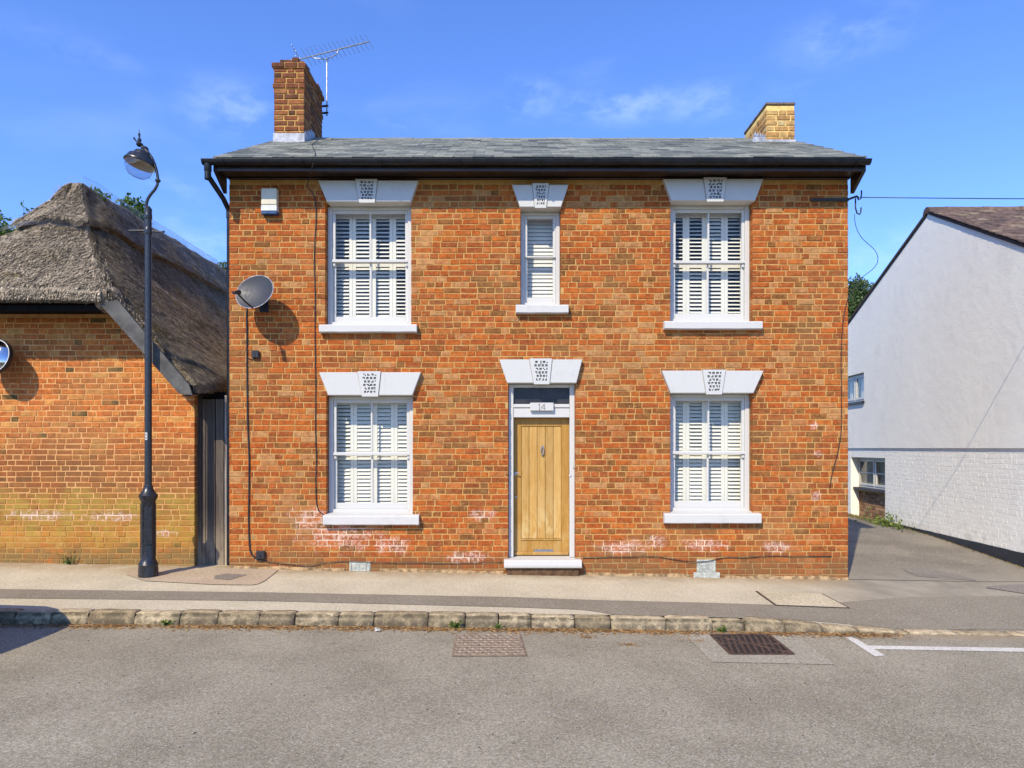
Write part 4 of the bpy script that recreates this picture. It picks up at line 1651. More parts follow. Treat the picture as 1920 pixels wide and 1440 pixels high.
# crumbling cap and mortar lumps
cb = MB()
rag = random.Random(8)
for i in range(5):
    for j in range(8):
        if rag.random() < .3:
            continue
        hgt = rag.choice((.02, .03, .075, .09, .05))
        xx, yy = lerp(cx0 - .01, cx1 + .01, (i + .5) / 5), lerp(CY0 - .01, CY1, (j + .5) / 8)
        M = Matrix.Translation((xx, yy, ztc)) @ Matrix.Rotation(rag.uniform(-.25, .25), 4, 'Z') @ Matrix.Rotation(rag.uniform(-.12, .12), 4, 'Y')
        cb.bbox(-.055, .055, -.07, .07, -.04, hgt, .012, 0, rag.uniform(.02, .5), M)
cb.box(cx0 + .02, cx1 - .02, CY0 + .02, CY1 - .02, ztc - .02, ztc + .004, 0, .2)
cb.build("chimney_cap", M_CHB, ch1)
fm = MB()


def roof_z(y):
    return EZ + (y - EY) * math.tan(sl_a)


zfl1 = PZ(250, CY0)
fm.bbox(cx0 - .014, cx1 + .014, CY0 - .016, CY0 + .02, roof_z(CY0) - .05, zfl1, .004)
for i in range(5):                                               # stepped lead up the side
    y0_ = CY0 + .02 + i * .11
    fm.bbox(cx1 + .001, cx1 + .014, y0_, y0_ + .12, roof_z(CY0) - .05, min(roof_z(y0_) + .20, roof_z(RIDGE_Y) + .12), .003)
fm.bbox(cx0 - .03, cx1 + .03, CY0 - .16, CY0 - .014, roof_z(CY0 - .15) - .0, roof_z(CY0 - .15) + .03, .004, M=None)
fm.build("flashing", M_LEAD, ch1)
rx0, rx1 = PX(1437, CY0), PX(1490, CY0)
ztr2 = PZ(197, CY0)
ch2 = chimney(rx0, rx1, CY0, CY1, ztr2, M_CHB2, M_CHM2, 33, dict(ob=[], rings=[], gap=0), "short chimney of yellow bricks with pale joints", 40)
cp = MB()
for i in range(2):
    for j in range(5):
        a = lerp(rx0 - .012, rx1 + .012, i / 2)
        b = lerp(CY0 - .012, CY1 + .012, j / 5)
        cp.bbox(a + .003, a + (rx1 - rx0 + .024) / 2 - .003, b + .003, b + .214, ztr2 + .002, ztr2 + .045, .008, 0, .0)
cp.build("chimney_cap", simple("dark capping brick", (0.13, 0.095, 0.07), .8, .4, 15, .3), ch2)
fm = MB()
fm.bbox(rx0 - .02, rx1 + .02, CY0 - .02, CY0 + .02, roof_z(CY0) - .05, roof_z(CY0) + .05, .004)
for i in range(5):
    y0_ = CY0 + .02 + i * .11
    fm.bbox(rx0 - .014, rx0 - .001, y0_, y0_ + .12, roof_z(CY0) - .05, roof_z(y0_) + .15, .003)
fm.bbox(rx0 - .22, rx0 - .02, CY0 - .02, CY0 + .12, roof_z(CY0) + .0, roof_z(CY0) + .09, .012)
fm.build("flashing", M_LEAD, ch2)

# ---- things fixed to the house
# satellite dish
DY = -.34
dc = Vector((PX(477, DY), DY, PZ(547, DY)))
dish = thing("satellite_dish", "grey satellite dish with black feed arm on the brick wall", "satellite dish", (dc.x, 0, dc.z))
nrm = Vector((-.24, -.92, .30)).normalized()
up_ = Vector((0, 0, 1))
xa = nrm.cross(up_).normalized() * -1
ya_ = nrm.cross(xa).normalized()
if ya_.z < 0:
    ya_ = -ya_
DM = Matrix((xa.to_4d(), ya_.to_4d(), nrm.to_4d(), (0, 0, 0, 1))).transposed()
for i in range(3):
    DM[3][i] = 0
for i in range(3):
    DM[i][3] = dc[i]
db = MB()
n, m = 32, 7
vs, fs = [], []
for side, off in ((0, 0.0), (1, -.006)):
    for i in range(m + 1):
        r = i / m
        for k in range(n):
            a = 2 * math.pi * k / n
            vs.append(DM @ Vector((r * .275 * math.cos(a), r * .24 * math.sin(a), -.055 * (1 - r * r) + off)))
for side in (0, 1):
    b0 = side * (m + 1) * n
    for i in range(m):
        for k in range(n):
            fs.append((b0 + i * n + k, b0 + i * n + (k + 1) % n, b0 + (i + 1) * n + (k + 1) % n, b0 + (i + 1) * n + k))
db.add(vs, fs)
rim = [DM @ Vector((.277 * math.cos(2 * math.pi * k / n), .242 * math.sin(2 * math.pi * k / n), -.002)) for k in range(n + 1)]
db.tube(rim, .005, 6, 1)
db.build("reflector", [M_DISH, M_LEAD], dish, smooth=True)
ab = MB()
p0 = DM @ Vector((.02, -.235, -.02))
p1 = DM @ Vector((-.0, -.20, .30))
ab.tube([p0, lerp(p0, p1, .5) - ya_ * .012, p1], .0115, 8)
ab.build("feed_arm", M_LNB, dish)
lb = MB()
dirv = (DM @ Vector((0, 0.0, -.02)) - p1).normalized()
q = dirv.to_track_quat('Z', 'Y').to_matrix().to_4x4()
lb.lathe([(.001, -.075), (.022, -.072), (.024, -.02), (.03, 0), (.03, .028), (.001, .03)], 14, Matrix.Translation(p1 + ya_ * .02) @ q)
lb.bbox(-.025, .025, -.02, .02, -.09, -.02, .006, 0, 0, Matrix.Translation(p1 + ya_ * .02) @ q)
lb.build("feed_horn", M_LNB, dish, angle=40)
cc = MB()
cc.lathe([(.031, .026), (.001, .036)], 14, Matrix.Translation(p1 + ya_ * .02) @ q)
cc.build("feed_cap", M_LNBW, dish)
bb = MB()
pb = DM @ Vector((0, -.02, -.06))
bb.tube([pb, (pb.x, -.12, pb.z - .03), (pb.x, -.02, pb.z - .05)], .02, 10)
bb.bbox(pb.x - .06, pb.x + .06, -.022, -.006, pb.z - .17, pb.z + .07, .004)
bb.bbox(-.06, .06, -.05, .05, -.085, -.055, .006, 0, 0, DM)
bb.build("wall_bracket", M_LNB, dish)
# alarm box
al = thing("burglar_alarm", "cream burglar alarm box with blue base under the eaves", "alarm box", (PX(505), 0, PZ(375)))
yb_ = -.10
a0, a1 = PX(489, yb_), PX(519, yb_)
ab = MB()
ab.bbox(a0, a1, yb_, -.006, PZ(384, yb_), PZ(352, yb_), .012)
ab.build("cover", M_CREAM, al)
ab = MB()
ab.bbox(a0 + .001, a1 - .001, yb_ - .001, -.007, PZ(395, yb_), PZ(384.4, yb_), .004)
ab.build("strobe_band", M_CREAM2, al)
ab = MB()
ab.bbox(a0 + .002, a1 - .002, yb_ + .002, -.007, PZ(400.5, yb_), PZ(395.4, yb_), .004)
ab.build("strobe_lens", M_ABLUE, al)


# cables
def cable(name, pts, r, label, cat="cable", mat=None, n=6, wig=0.0):
    P = []
    for (a, b) in zip(pts, pts[1:]):
        a, b = Vector(a), Vector(b)
        k = max(1, int((b - a).length / .06))
        for i in range(k):
            P.append(a.lerp(b, i / k))
    P.append(Vector(pts[-1]))
    # smooth and wiggle
    for _ in range(3):
        P = [P[0]] + [(P[i - 1] + P[i] * 2 + P[i + 1]) / 4 for i in range(1, len(P) - 1)] + [P[-1]]
    if wig:
        P = [p + Vector((noise.noise(Vector((p.z * 1.7, p.x, 1))) * wig, 0, noise.noise(Vector((p.x * 2.3, 5, p.z))) * wig * .6)) for p in P]
    mb = MB()
    mb.tube(P, r, n)
    o = mb.build(name, mat or M_BLACK, None, smooth=True)
    return tag(o, label, cat, group="cables fixed to the brick house")


def W(px, py, y=-.018):
    return (PX(px, y), y, PZ(py, y))


cable("dish_cable", [W(462, 578), W(463, 640), W(464, 760), W(467, 860), W(466, 960), W(468, 1040), W(474, 1047), W(484, 1049)], .0105,
      "thick black cable running down from the satellite dish", wig=.008)
cable("aerial_cable", [(PX(600, CY0 - .0), CY0 - .03, roof_z(CY0) + .05), (PX(584, 1.0), 1.0, roof_z(1.0) + .035), (PX(590, .2), .2, roof_z(.2) + .03), (PX(592, -.42), -.42, EZ + .035),
                       (PX(591, -.49), -.49, 5.50), (PX(586, -.46), -.46, 5.40), (PX(580, -.2), -.2, 5.34), W(573, 352), W(580, 352), W(589, 362), W(592, 380), W(590, 470), W(590, 560), W(591, 640), W(592, 760),
                       W(593, 870), W(592, 930), W(594, 960), W(600, 966), W(611, 966)], .0062, "thin grey black cable from the roof down past the left windows", wig=.012)
cable("skirting_cable", [W(489, 1046), W(493, 1055), W(540, 1057), W(575, 1063), W(585, 1063), W(592, 1057), W(640, 1052), W(655, 1052, -.03), W(690, 1054, -.03), W(730, 1056), W(800, 1056), W(860, 1057), W(944, 1054)], .0045,
      "black cable along the wall foot left of the door step", wig=.012)
cable("skirting_cable", [W(1093, 1046), W(1140, 1045), W(1230, 1044), W(1265, 1049), W(1300, 1054, -.03), W(1335, 1052, -.03), W(1350, 1045), W(1400, 1046), W(1460, 1042), W(1500, 1044), W(1560, 1043)], .005,
      "black cable along the wall foot right of the door step", wig=.012)
cable("corner_cable", [W(1589, 560, -.012), W(1582, 590), W(1577, 680), W(1578, 760), W(1577, 810), W(1570, 850), W(1560, 890), W(1556, 915)], .005,
      "thin dark cable down the right corner of the brick house", wig=.01)

for (px, py, s, lab) in ((478, 664, .05, "small black junction box on the wall under the satellite dish"), (488, 1041, .058, "black junction box low on the wall beside the gate")):
    jb = thing("junction_box", lab, "junction box", (PX(px), 0, PZ(py)), group="junction boxes on the brick wall")
    b = MB()
    xx, zz = PX(px, -.05), PZ(py, -.05)
    b.bbox(xx - s, xx + s, -.055, -.007, zz - s, zz + s, .008)
    b.build("cover", M_BLACK, jb)
    b = MB()
    b.bbox(xx - s * .12, xx + s * .12, -.062, -.054, zz - s * .9, zz + s * .3, .003)
    b.build("clip", M_LNB, jb)
    b = MB()
    if py < 800:
        b.tube([(xx - s * .3, -.02, zz - s), (xx - s * .6, -.02, zz - s * 1.35), (xx - s * 1.5, -.02, zz - s * 1.3), (PX(464, -.018), -.02, zz - s * .9)], .006, 6)
    else:
        b.tube([(xx + s * .4, -.02, zz - s), (xx + s * .3, -.025, zz - s * 1.4), (xx - s * .4, -.025, zz - s * 1.3), (xx - s * 1.2, -.02, zz - s * 1.0)], .008, 6)
    b.build("tail", M_LNB, jb)

# TV aerial
my = CY1 + .06
ax = PX(613, my)
ae = thing("tv_aerial", "galvanised television aerial with many rods on the left chimney", "aerial", (ax, my, PZ(215, my)))
mb = MB()
zt_ = PZ(110, my)
mb.tube([(ax, my, PZ(217, my)), (ax, my, zt_)], .016, 10)
mb.build("mast", M_GALV, ae)
mb = MB()
for py in (199, 212):
    mb.bbox(cx1 - .02, ax + .02, my - .02, my + .02, PZ(py, my) - .012, PZ(py, my) + .012, .004)
    mb.tube([(ax - .03, my - .03, PZ(py, my)), (ax + .035, my - .03, PZ(py, my))], .008, 6)
mb.build("clamp", M_IRONBAR, ae)
b0 = Vector((PX(563, my + .1), my + .1, PZ(111, my + .1)))
b1 = Vector((PX(692, my - .5), my - .5, PZ(78, my - .5)))
bd = (b1 - b0).normalized()
mb = MB()
mb.tube([b0, b1], .011, 6)
mb.build("boom", M_GALV, ae)
mb = MB()
mb.tube([b0.lerp(b1, .18), b0.lerp(b1, .22) - Vector((0, 0, .05)), (ax, my - .02, zt_ - .02), b0.lerp(b1, .54) - Vector((0, 0, .08)), b0.lerp(b1, .57)], .009, 6)
mb.build("cradle", M_GALV, ae, smooth=True)
rodd = bd.cross(Vector((0, 0, 1))).normalized()
rodd = (rodd * .62 + Vector((-.35, 0, 1)).normalized() * .78).normalized()
for i in range(15):
    p = b0.lerp(b1, .10 + .9 * i / 14)
    hl = lerp(.16, .125, i / 14)
    mb = MB()
    mb.tube([p - rodd * hl, p + rodd * hl], .0042, 5)
    mb.build("rod", M_GALV, ae)
mb = MB()
p = b0
for s in (-1, 1):
    mb.tube([p, p + Vector((-.10, 0, .13 * s + .03))], .008, 5)
    for k in range(3):
        c = p + Vector((-.10, 0, .13 * s + .03)) * ((k + 1) / 3)
        mb.tube([c + rodd * .0 + Vector((0, -.17, 0)), c + Vector((0, .17, 0))], .005, 5)
mb.build("reflector", M_GALV, ae)

# iron bracket with insulator hooks and wires at the right corner
br = thing("wire_bracket", "black iron bracket with wire hooks at the right house corner", "bracket", (PX(1560), 0, PZ(375)))
mb = MB()
yb2 = -.03
mb.bbox(PX(1521, yb2), PX(1592, yb2), yb2, -.008, PZ(377, yb2), PZ(371.5, yb2), .003)
mb.tube([(PX(1590, yb2), yb2, PZ(374, yb2)), (PX(1605, yb2), yb2 - .02, PZ(369, yb2)), (PX(1609, yb2), yb2 - .02, PZ(373, yb2))], .016, 8)
mb.build("bar", M_IRONBAR, br)
mb = MB()
mb.tube([W(1606, 367, -.05), W(1610, 375, -.05), W(1614, 372, -.05), W(1615.5, 362, -.05), W(1615, 357, -.05)], .010, 8)
mb.build("hook", M_IRONBAR, br, smooth=True)
mb = MB()
mb.tube([W(1604, 372, -.05), W(1604, 390, -.05), W(1607, 400, -.05), W(1612, 402, -.05), W(1614, 397, -.05), W(1614.5, 389, -.05)], .010, 8)
mb.build("hook", M_IRONBAR, br, smooth=True)
cable("overhead_wire", [W(1614, 370, -.07), (PX(1700, -.4), -.4, PZ(371, -.4)), (PX(1850, -.64), -.64, PZ(372.3, -.64)), (PX(1970, -.64), -.64, PZ(373, -.64)), (16, -1.2, 5.0)], .006, "thin black overhead wire leading off to the right")
cable("loose_wire", [W(1602, 402, -.05), W(1602, 420, -.05), W(1606, 436, -.02), W(1620, 452, .0), W(1640, 466, .1), W(1650, 482, .15), W(1648, 494, .2), W(1636, 508, .3), W(1612, 520, .4), W(1598, 545, .3), W(1588, 562, .05)], .0045,
      "thin loose wire hanging in a loop beside the right corner")

# ================================================================ THATCHED COTTAGE
CW = .15                                             # wall plane
CXR = PX(365, CW)                                    # right end of its wall
CXL = -9.1
cot = thing("thatched_cottage", "old brick cottage with a weathered thatched roof", "cottage", (-6.6, CW, 0))
cw = MB()
zE = 3.72
apexx = -6.66
sl = 1.357


def cot_lim(z):
    if z < 2.48:
        return (CXL, CXR)
    k = (z - 2.48) / 1.09
    return (CXL + k, CXR - k)


cw.add([(CXL, CW, -.3), (CXR - .004, CW, -.3), (CXR - .004, CW, 2.50), (CXR - 1.1, CW, 3.70), (CXL + 1.1, CW, 3.70), (CXL, CW, 2.50)], [(0, 1, 2, 3, 4, 5)])
cw.add([(CXR - .004, CW, -.3), (CXR - .004, 9, -.3), (CXR - .004, 9, 2.50), (CXR - .004, CW, 2.50), (CXL, 9, -.3), (CXL, 9, 2.50), (CXL, CW, -.3), (CXL, CW, 2.50)],
       [(0, 1, 2, 3), (1, 4, 5, 2), (4, 6, 7, 5)])
cwall = cw.build("wall", M_CMORTAR, cot)


def cot_tint(rnd, x, z):
    v = rnd.random()
    if rnd.random() < .035:
        return rnd.random() * .06
    return .14 + v * .80 + .06 * noise.noise(Vector((x, z, 8)))


brick_panel(cwall, M_CBRICK, CXL, CXR, -.1, 3.62, CW, (), gauge=.0762, singles=300, seed=14, lim=cot_lim, tintfun=cot_tint, proud=.0045, eye=(-5.2, EYE), wob=.004)

# thatch: parametric slopes. s runs from the ridge (0) to the eave (1)
YA, YB = 1.2, 8.6
ZR = 5.70
XR_ = apexx
S_C = .545


def g_s(s):                                     # slope profile, rounded over the ridge
    r = math.sqrt(s * s + .0022) - .04
    return 1.335 * r - .295 * r * r




def edge_y(s):
    return lerp(YA, -.46, (s / S_C)) if s < S_C else lerp(-.46, -.33, clamp((s - S_C) / .12))


NE_ = (Vector((.80, 0, .60)) + Vector((0, -.75, .66))).normalized()


def right_pt(s, t, off=0.0):
    x = XR_ + 2.5 * s
    y = lerp(edge_y(s), YB, t)
    z = ZR - 2.95 * g_s(s) + .07 * noise.noise(Vector((y * .55, s * 2, 3))) * sstep(.0, .3, y - edge_y(s))
    d = (y - edge_y(s))
    w_ = math.exp(-(d / .34) ** 2)                     # soften the corner towards the hip and verge
    n_ = (Vector((.763, 0, .646)) * (1 - w_) + NE_ * w_).normalized()
    return Vector((x, y, z)) + n_ * (off - .10 * w_ * clamp(s / .1))


def hip_pt(s, u, off=0.0):
    """front half hip, u from -1 (left hip) to 1 (right hip)"""
    hw = 2.5 * S_C * s
    x = XR_ + hw * u
    y = lerp(YA, -.46, s)
    z = ZR - 2.95 * g_s(S_C * s) - .05 * sstep(.55, 1, s) * sstep(0, .5, (1 - abs(u)) * hw)
    e = (1 - abs(u)) * hw
    w_ = math.exp(-(e / .34) ** 2)
    ne = Vector((NE_.x if u > 0 else -NE_.x, NE_.y, NE_.z))
    n_ = (Vector((0, -.69, .72)) * (1 - w_) + ne * w_).normalized()
    return Vector((x, y, z)) + n_ * (off - .10 * w_ * clamp(s * S_C / .1))


def rough(p, a=.035):
    return p + Vector((noise.noise(p * 2.1), noise.noise(p * 2.1 + Vector((9, 0, 0))), noise.noise(p * 2.1 + Vector((0, 9, 0))))) * a \
        + Vector((noise.noise(p * 7), noise.noise(p * 7 + Vector((9, 0, 0))), noise.noise(p * 7 + Vector((0, 9, 0))))) * a * .16


def left_mirror(v):
    return Vector((2 * XR_ - v.x, v.y, v.z))


def grid_add(mb, fun, na, nb, mat=0):
    b = len(mb.v)
    for i in range(na + 1):
        for j in range(nb + 1):
            mb.v.append(tuple(fun(i / na, j / nb)))
    for i in range(na):
        for j in range(nb):
            a = b + i * (nb + 1) + j
            mb.f.append([a, a + 1, a + nb + 2, a + nb + 1])
            mb.m.append(mat)
            mb.t.append(0.35)


def under(p, k):
    return Vector((p.x, p.y + (0, -.05, -.04, .10, .62)[k], lerp(p.z, 3.655, (0, .35, .8, .98, 1)[k])))


tm = MB()
grid_add(tm, lambda s, t: rough(right_pt(s, t ** 1.6)), 44, 70)
grid_add(tm, lambda s, t: rough(left_mirror(right_pt(s, t ** 1.6))), 24, 24)
grid_add(tm, lambda s, u: rough(hip_pt(max(s, .003), u * 2 - 1)), 34, 50)
# undersides: eave of the hip, verge and side eave roll under
grid_add(tm, lambda s, u: under(rough(hip_pt(1, (u * 2 - 1) * 1.05)), int(s * 4 + .01)), 4, 50)
grid_add(tm, lambda a, s: rough(right_pt(s * (1 - S_C + .07) + S_C - .07, 0)) + Vector(([0, -.03, -.07, -.12, -.14][int(a * 4 + .01)], [0, .0, .03, .1, .6][int(a * 4 + .01)], [0, -.05, -.10, -.14, -.16][int(a * 4 + .01)])), 4, 20)
grid_add(tm, lambda a, t: rough(right_pt(1, t)) + Vector(([0, -.0, -.06, -.3][int(a * 3 + .01)], 0, [0, -.10, -.21, -.22][int(a * 3 + .01)])), 3, 60)
cpt = right_pt(S_C + .03, 0) + Vector((-.07, .12, -.05))      # lump that closes the hip corner
grid_add(tm, lambda a, b: rough(cpt + Vector((.17 * math.sin(a * math.pi) * math.cos(b * 2 * math.pi), .2 * math.sin(a * math.pi) * math.sin(b * 2 * math.pi), .19 * math.cos(a * math.pi)))), 10, 16)
thatch = tm.build("thatch", M_THATCH, cot, smooth=True)
# ridge cap, a thicker layer with a cut lower edge
S_CAP = .218
cm = MB()


def cap_s(w):
    return S_CAP + .005 * math.sin(w * 26) + .009 * noise.noise(Vector((w * 9, 2, 0)))


def cap_right(s, t):
    tt = t ** 1.5
    v = min(s, .88) / .88
    off = .11 if s < .9 else (.09 if s < .97 else -.03)
    ss = cap_s(tt * 2 + .4) * v
    if s > .95:
        ss += .003
    p = right_pt(ss, tt, off + (.05 * (1 - v) ** 2))
    return rough(p)


def cap_hip(s, u):
    v = min(s, .88) / .88
    off = .11 if s < .9 else (.09 if s < .97 else -.03)
    p = hip_pt(max(.003, cap_s(.4 + (1 - abs(u * 2 - 1)) * .5) / S_C * v), u * 2 - 1, off + .05 * (1 - v) ** 2)
    return rough(p)


grid_add(cm, cap_right, 24, 60)
grid_add(cm, lambda s, t: left_mirror(cap_right(s, t)), 24, 30)
grid_add(cm, cap_hip, 24, 40)
cap = cm.build("ridge_cap", M_THATCH, thatch, smooth=True)


def straws(name, parent, sampler, n, lo, hi, seed, wid=(.0035, .0075), tb=.5):
    """short reed ends lying on the slope"""
    rnd = random.Random(seed)
    mb = MB()
    for _ in range(n):
        p, down, nn = sampler(rnd)
        L_ = rnd.uniform(lo, hi)
        side = down.cross(nn).normalized()
        d = (down + side * rnd.uniform(-.35, .35) + nn * rnd.uniform(-.05, .42)).normalized()
        w_ = side * rnd.uniform(*wid)
        q = p + d * L_
        mb.add([p - w_, p + w_, q + w_ * .7, q - w_ * .7], [(0, 1, 2, 3)], 0, clamp(rnd.gauss(tb, .26), .02, 1))
    return mb.build(name, M_STRAW, parent, kind='stuff')


dr_ = Vector((.604, 0, -.797))
nr_ = Vector((.797, 0, .604))
dh_ = Vector((0, -.667, -.745))
nh_ = Vector((0, -.745, .667))


def smp_right(rnd):
    t = rnd.random() ** 2.2 * .8
    s = rnd.random()
    return rough(right_pt(s, t)) + nr_ * rnd.uniform(-.012, .012), dr_, nr_


def smp_hip(rnd):
    s = math.sqrt(rnd.random())
    u = rnd.uniform(-1, 1)
    return rough(hip_pt(max(s, .01), u)) + nh_ * rnd.uniform(-.012, .012), dh_, nh_


def smp_cap(rnd):
    if rnd.random() < .5:
        return cap_right(rnd.random() * .95, rnd.random() ** 1.8 * .85) + nr_ * rnd.uniform(-.012, .015), dr_, nr_
    return cap_hip(max(.05, math.sqrt(rnd.random()) * .95), rnd.random()) + nh_ * rnd.uniform(-.012, .015), dh_, nh_


straws("straw", thatch, smp_right, 62000, .04, .13, 3)
straws("straw", thatch, smp_hip, 40000, .035, .11, 4)
straws("straw", cap, smp_cap, 22000, .03, .10, 5)


def smp_eave(rnd):
    u = rnd.uniform(-1, 1)
    p = rough(hip_pt(1, u))
    k = rnd.random() * 2.6
    a, b = under(p, int(k)), under(p, int(k) + 1)
    return a.lerp(b, k - int(k)) + Vector((0, rnd.uniform(-.015, .005), 0)), Vector((0, -.4, -.9)), Vector((0, -.9, .4))


def smp_side(rnd):
    return rough(right_pt(1, rnd.random() ** 2 * .4)) + Vector((rnd.uniform(-.04, .02), 0, -rnd.uniform(0, .12))), Vector((.3, -.2, -.93)), Vector((.93, 0, .3))


def smp_verge(rnd):
    s = lerp(S_C, 1, rnd.random())
    return rough(right_pt(s, 0)) + Vector((rnd.uniform(-.05, 0), rnd.uniform(-.02, .03), -rnd.uniform(0, .06))), Vector((.5, -.3, -.8)), Vector((.3, -.9, .2))




def smp_seam(rnd):
    s = rnd.gauss(S_C, .1)
    p = rough(right_pt(clamp(s, .2, .9), 0)) + Vector((rnd.gauss(0, .05), rnd.uniform(-.04, .05), rnd.uniform(-.10, .03)))
    return p, Vector((.3, -.5, -.8)), Vector((.45, -.75, .5))


straws("straw", thatch, smp_seam, 2600, .02, .06, 18, wid=(.002, .005), tb=.2)
straws("straw", thatch, smp_eave, 15000, .02, .06, 6)
straws("straw", thatch, smp_side, 5000, .02, .08, 7)
straws("straw", thatch, smp_verge, 9000, .02, .05, 8, wid=(.002, .0045), tb=.22)
# loose spars: longer pale sticks
straws("straw", cap, smp_cap, 60, .2, .4, 12, (.004, .006))
# wire netting standing off the ridge
nm = MB()


def ribbon(pts, w_):
    for a, b in zip(pts, pts[1:]):
        d = (b - a)
        v = (a - Vector((0, -CAMD, EYE))).normalized()
        side = d.cross(Vector((-.3, 1, -.3))).normalized() * w_
        nm.add([a - side, a + side, b + side, b - side], [(0, 1, 2, 3)])


def net_r(s, t):
    return right_pt(s * .24, t, .11 + .09 * (1 - s) ** 2 + .01 * noise.noise(Vector((s * 9, t * 30, 0)))) + Vector((0, 0, .08 * (1 - s) ** 3))


def net_h(s, u):
    return hip_pt(max(.002, s * .5), u, .10 * s + .01 * noise.noise(Vector((s * 9, u * 5, 4)))) + Vector((0, -.02, .16 * (1 - s) ** 2))


for i in range(0, 140):
    t0 = i / 140 * .62
    for sg in (1, -1):
        ribbon([net_r(clamp(k / 20), clamp(t0 + sg * k * .0055)) for k in range(21)], .0008)
for i in range(0, 46):
    for sg in (1, -1):
        ribbon([net_h(k / 10, clamp(-1 + 2 * i / 45 + sg * k * .03, -1, 1)) for k in range(11)], .0008)
        ribbon([left_mirror(net_r(clamp(k / 10), clamp(i / 140 * .62 + sg * k * .0055))) for k in range(11)], .0005)
ribbon([net_r(0, t / 60 * .62) for t in range(61)], .004)
nm.build("netting", M_NET, thatch)
# eaves board and bargeboard
bm_ = MB()
bm_.bbox(CXL + .9, PX(196, -.34), -.36, -.33, 3.545, 3.625, .004)
bm_.box(CXL + .9, PX(200, -.3), -.33, CW + .01, 3.60, 3.625)
bm_.build("eaves_board", M_EAVEB, cot)
bb = MB()
p = [(PX(190, -.42), PZ(571, -.42)), (PX(222, -.42), PZ(563, -.42)), (PX(356, -.42), PZ(722, -.42)), (PX(362, -.42), PZ(741, -.42)), (PX(337, -.42), PZ(738, -.42))]
bb.prism(p, -.45, -.415)
bb.build("bargeboard", M_BARGE, cot)
bb = MB()
bb.prism([(PX(338, -.3), PZ(738, -.3)), (PX(364, -.3), PZ(739, -.3)), (PX(360, -.3), PZ(722, -.3))], -.322, CW + .3)
sfv = [(PX(205, -.32), -.322, PZ(572, -.32)), (PX(344, -.32), -.322, PZ(737, -.32)), (PX(344, -.32), CW + .02, PZ(737, -.32)), (PX(205, -.32), CW + .02, PZ(572, -.32))]
bb.add(sfv, [(0, 1, 2, 3)])
bb.build("verge_soffit", M_EAVEB, cot)

# convex mirror on the cottage wall
mir = thing("convex_mirror", "round black framed convex traffic mirror on the cottage wall", "mirror", (PX(-12, -.12), CW, PZ(668, -.12)))
MM = Matrix.Translation((PX(-12, -.14), -.14, PZ(668, -.14))) @ Matrix.Rotation(math.pi / 2 - .2, 4, 'X') @ Matrix.Rotation(-.12, 4, 'Y')
mb = MB()
r0 = 34.5 * (CAMD - .14) / F
mb.lathe([(r0 * .985, -.05), (r0, -.03), (r0, .0), (r0 * .965, .012)], 48, MM)
mb.lathe([(r0 * .985, -.05), (.02, -.09)], 48, MM)
mb.build("backing", M_LNB, mir, smooth=True)
mb = MB()
mb.lathe([(r0 * .965, .012), (r0 * .93, .014), (r0 * .915, .006)], 48, MM)
mb.build("rim", M_WHITE, mir, smooth=True)
mb = MB()
mb.lathe([(r0 * .916, .006), (r0 * .8, .024), (r0 * .6, .048), (r0 * .3, .066), (.001, .072)], 48, MM)
mb.build("glass", simple("mirror surface", (0.42, 0.42, 0.42), .03, .02, metal=1.0), mir, smooth=True)
mb = MB()
mb.tube([MM @ Vector((0, 0, -.08)), (PX(-12, -.12), CW, PZ(668, -.12))], .025, 8)
mb.build("bracket", M_LNB, mir)

# ================================================================ GATE between the houses
GY = .27
gate = thing("wooden_gate", "tall dark weathered plank gate between cottage and brick house", "gate", (PX(400, GY), GY, 0))
gtop = PZ(748, GY)


def plank(px0, px1, y0, y1, mat, name, tint, top=0.0):
    m = MB()
    bm = bmesh.new()
    a, b = PX(px0, y0), PX(px1, y0)
    m.bbox(a + .003, b - .003, y0, y1, zf(a) - .02 + U(0, .02), gtop + top, .005)
    o = m.build(name, mat, gate)
    o["tint"] = tint
    return o


plank(363, 377.5, GY - .03, GY + .09, M_GATE, "post", .05, .05)
plank(377.5, 385.5, GY, GY + .025, M_GATE, "plank", .55)
plank(385.5, 403.5, GY + .006, GY + .03, M_GATE, "plank", .35)
plank(404, 420, GY + .002, GY + .03, M_GATE, "plank", .75)
plank(420.5, 434, GY - .04, GY + .06, M_GPOST, "post", .5, .05)
m = MB()
m.box(PX(364, GY), PX(440, GY), GY + .045, GY + .06, zf(-4) - .05, gtop + .10)
m.build("backing_board", M_EAVEB, gate)

# ================================================================ WHITE HOUSE
WANG = math.atan2(-1, -.08)
wh = thing("white_house", "white rendered house with painted brick lower wall and clay tile roof", "house", (7.75, 1.0, 0), WANG, local=True)


def u_at(px):
    d = 6.91 / ((px - 960) / F - .08)
    return -(d - 10.5) * 1.0032


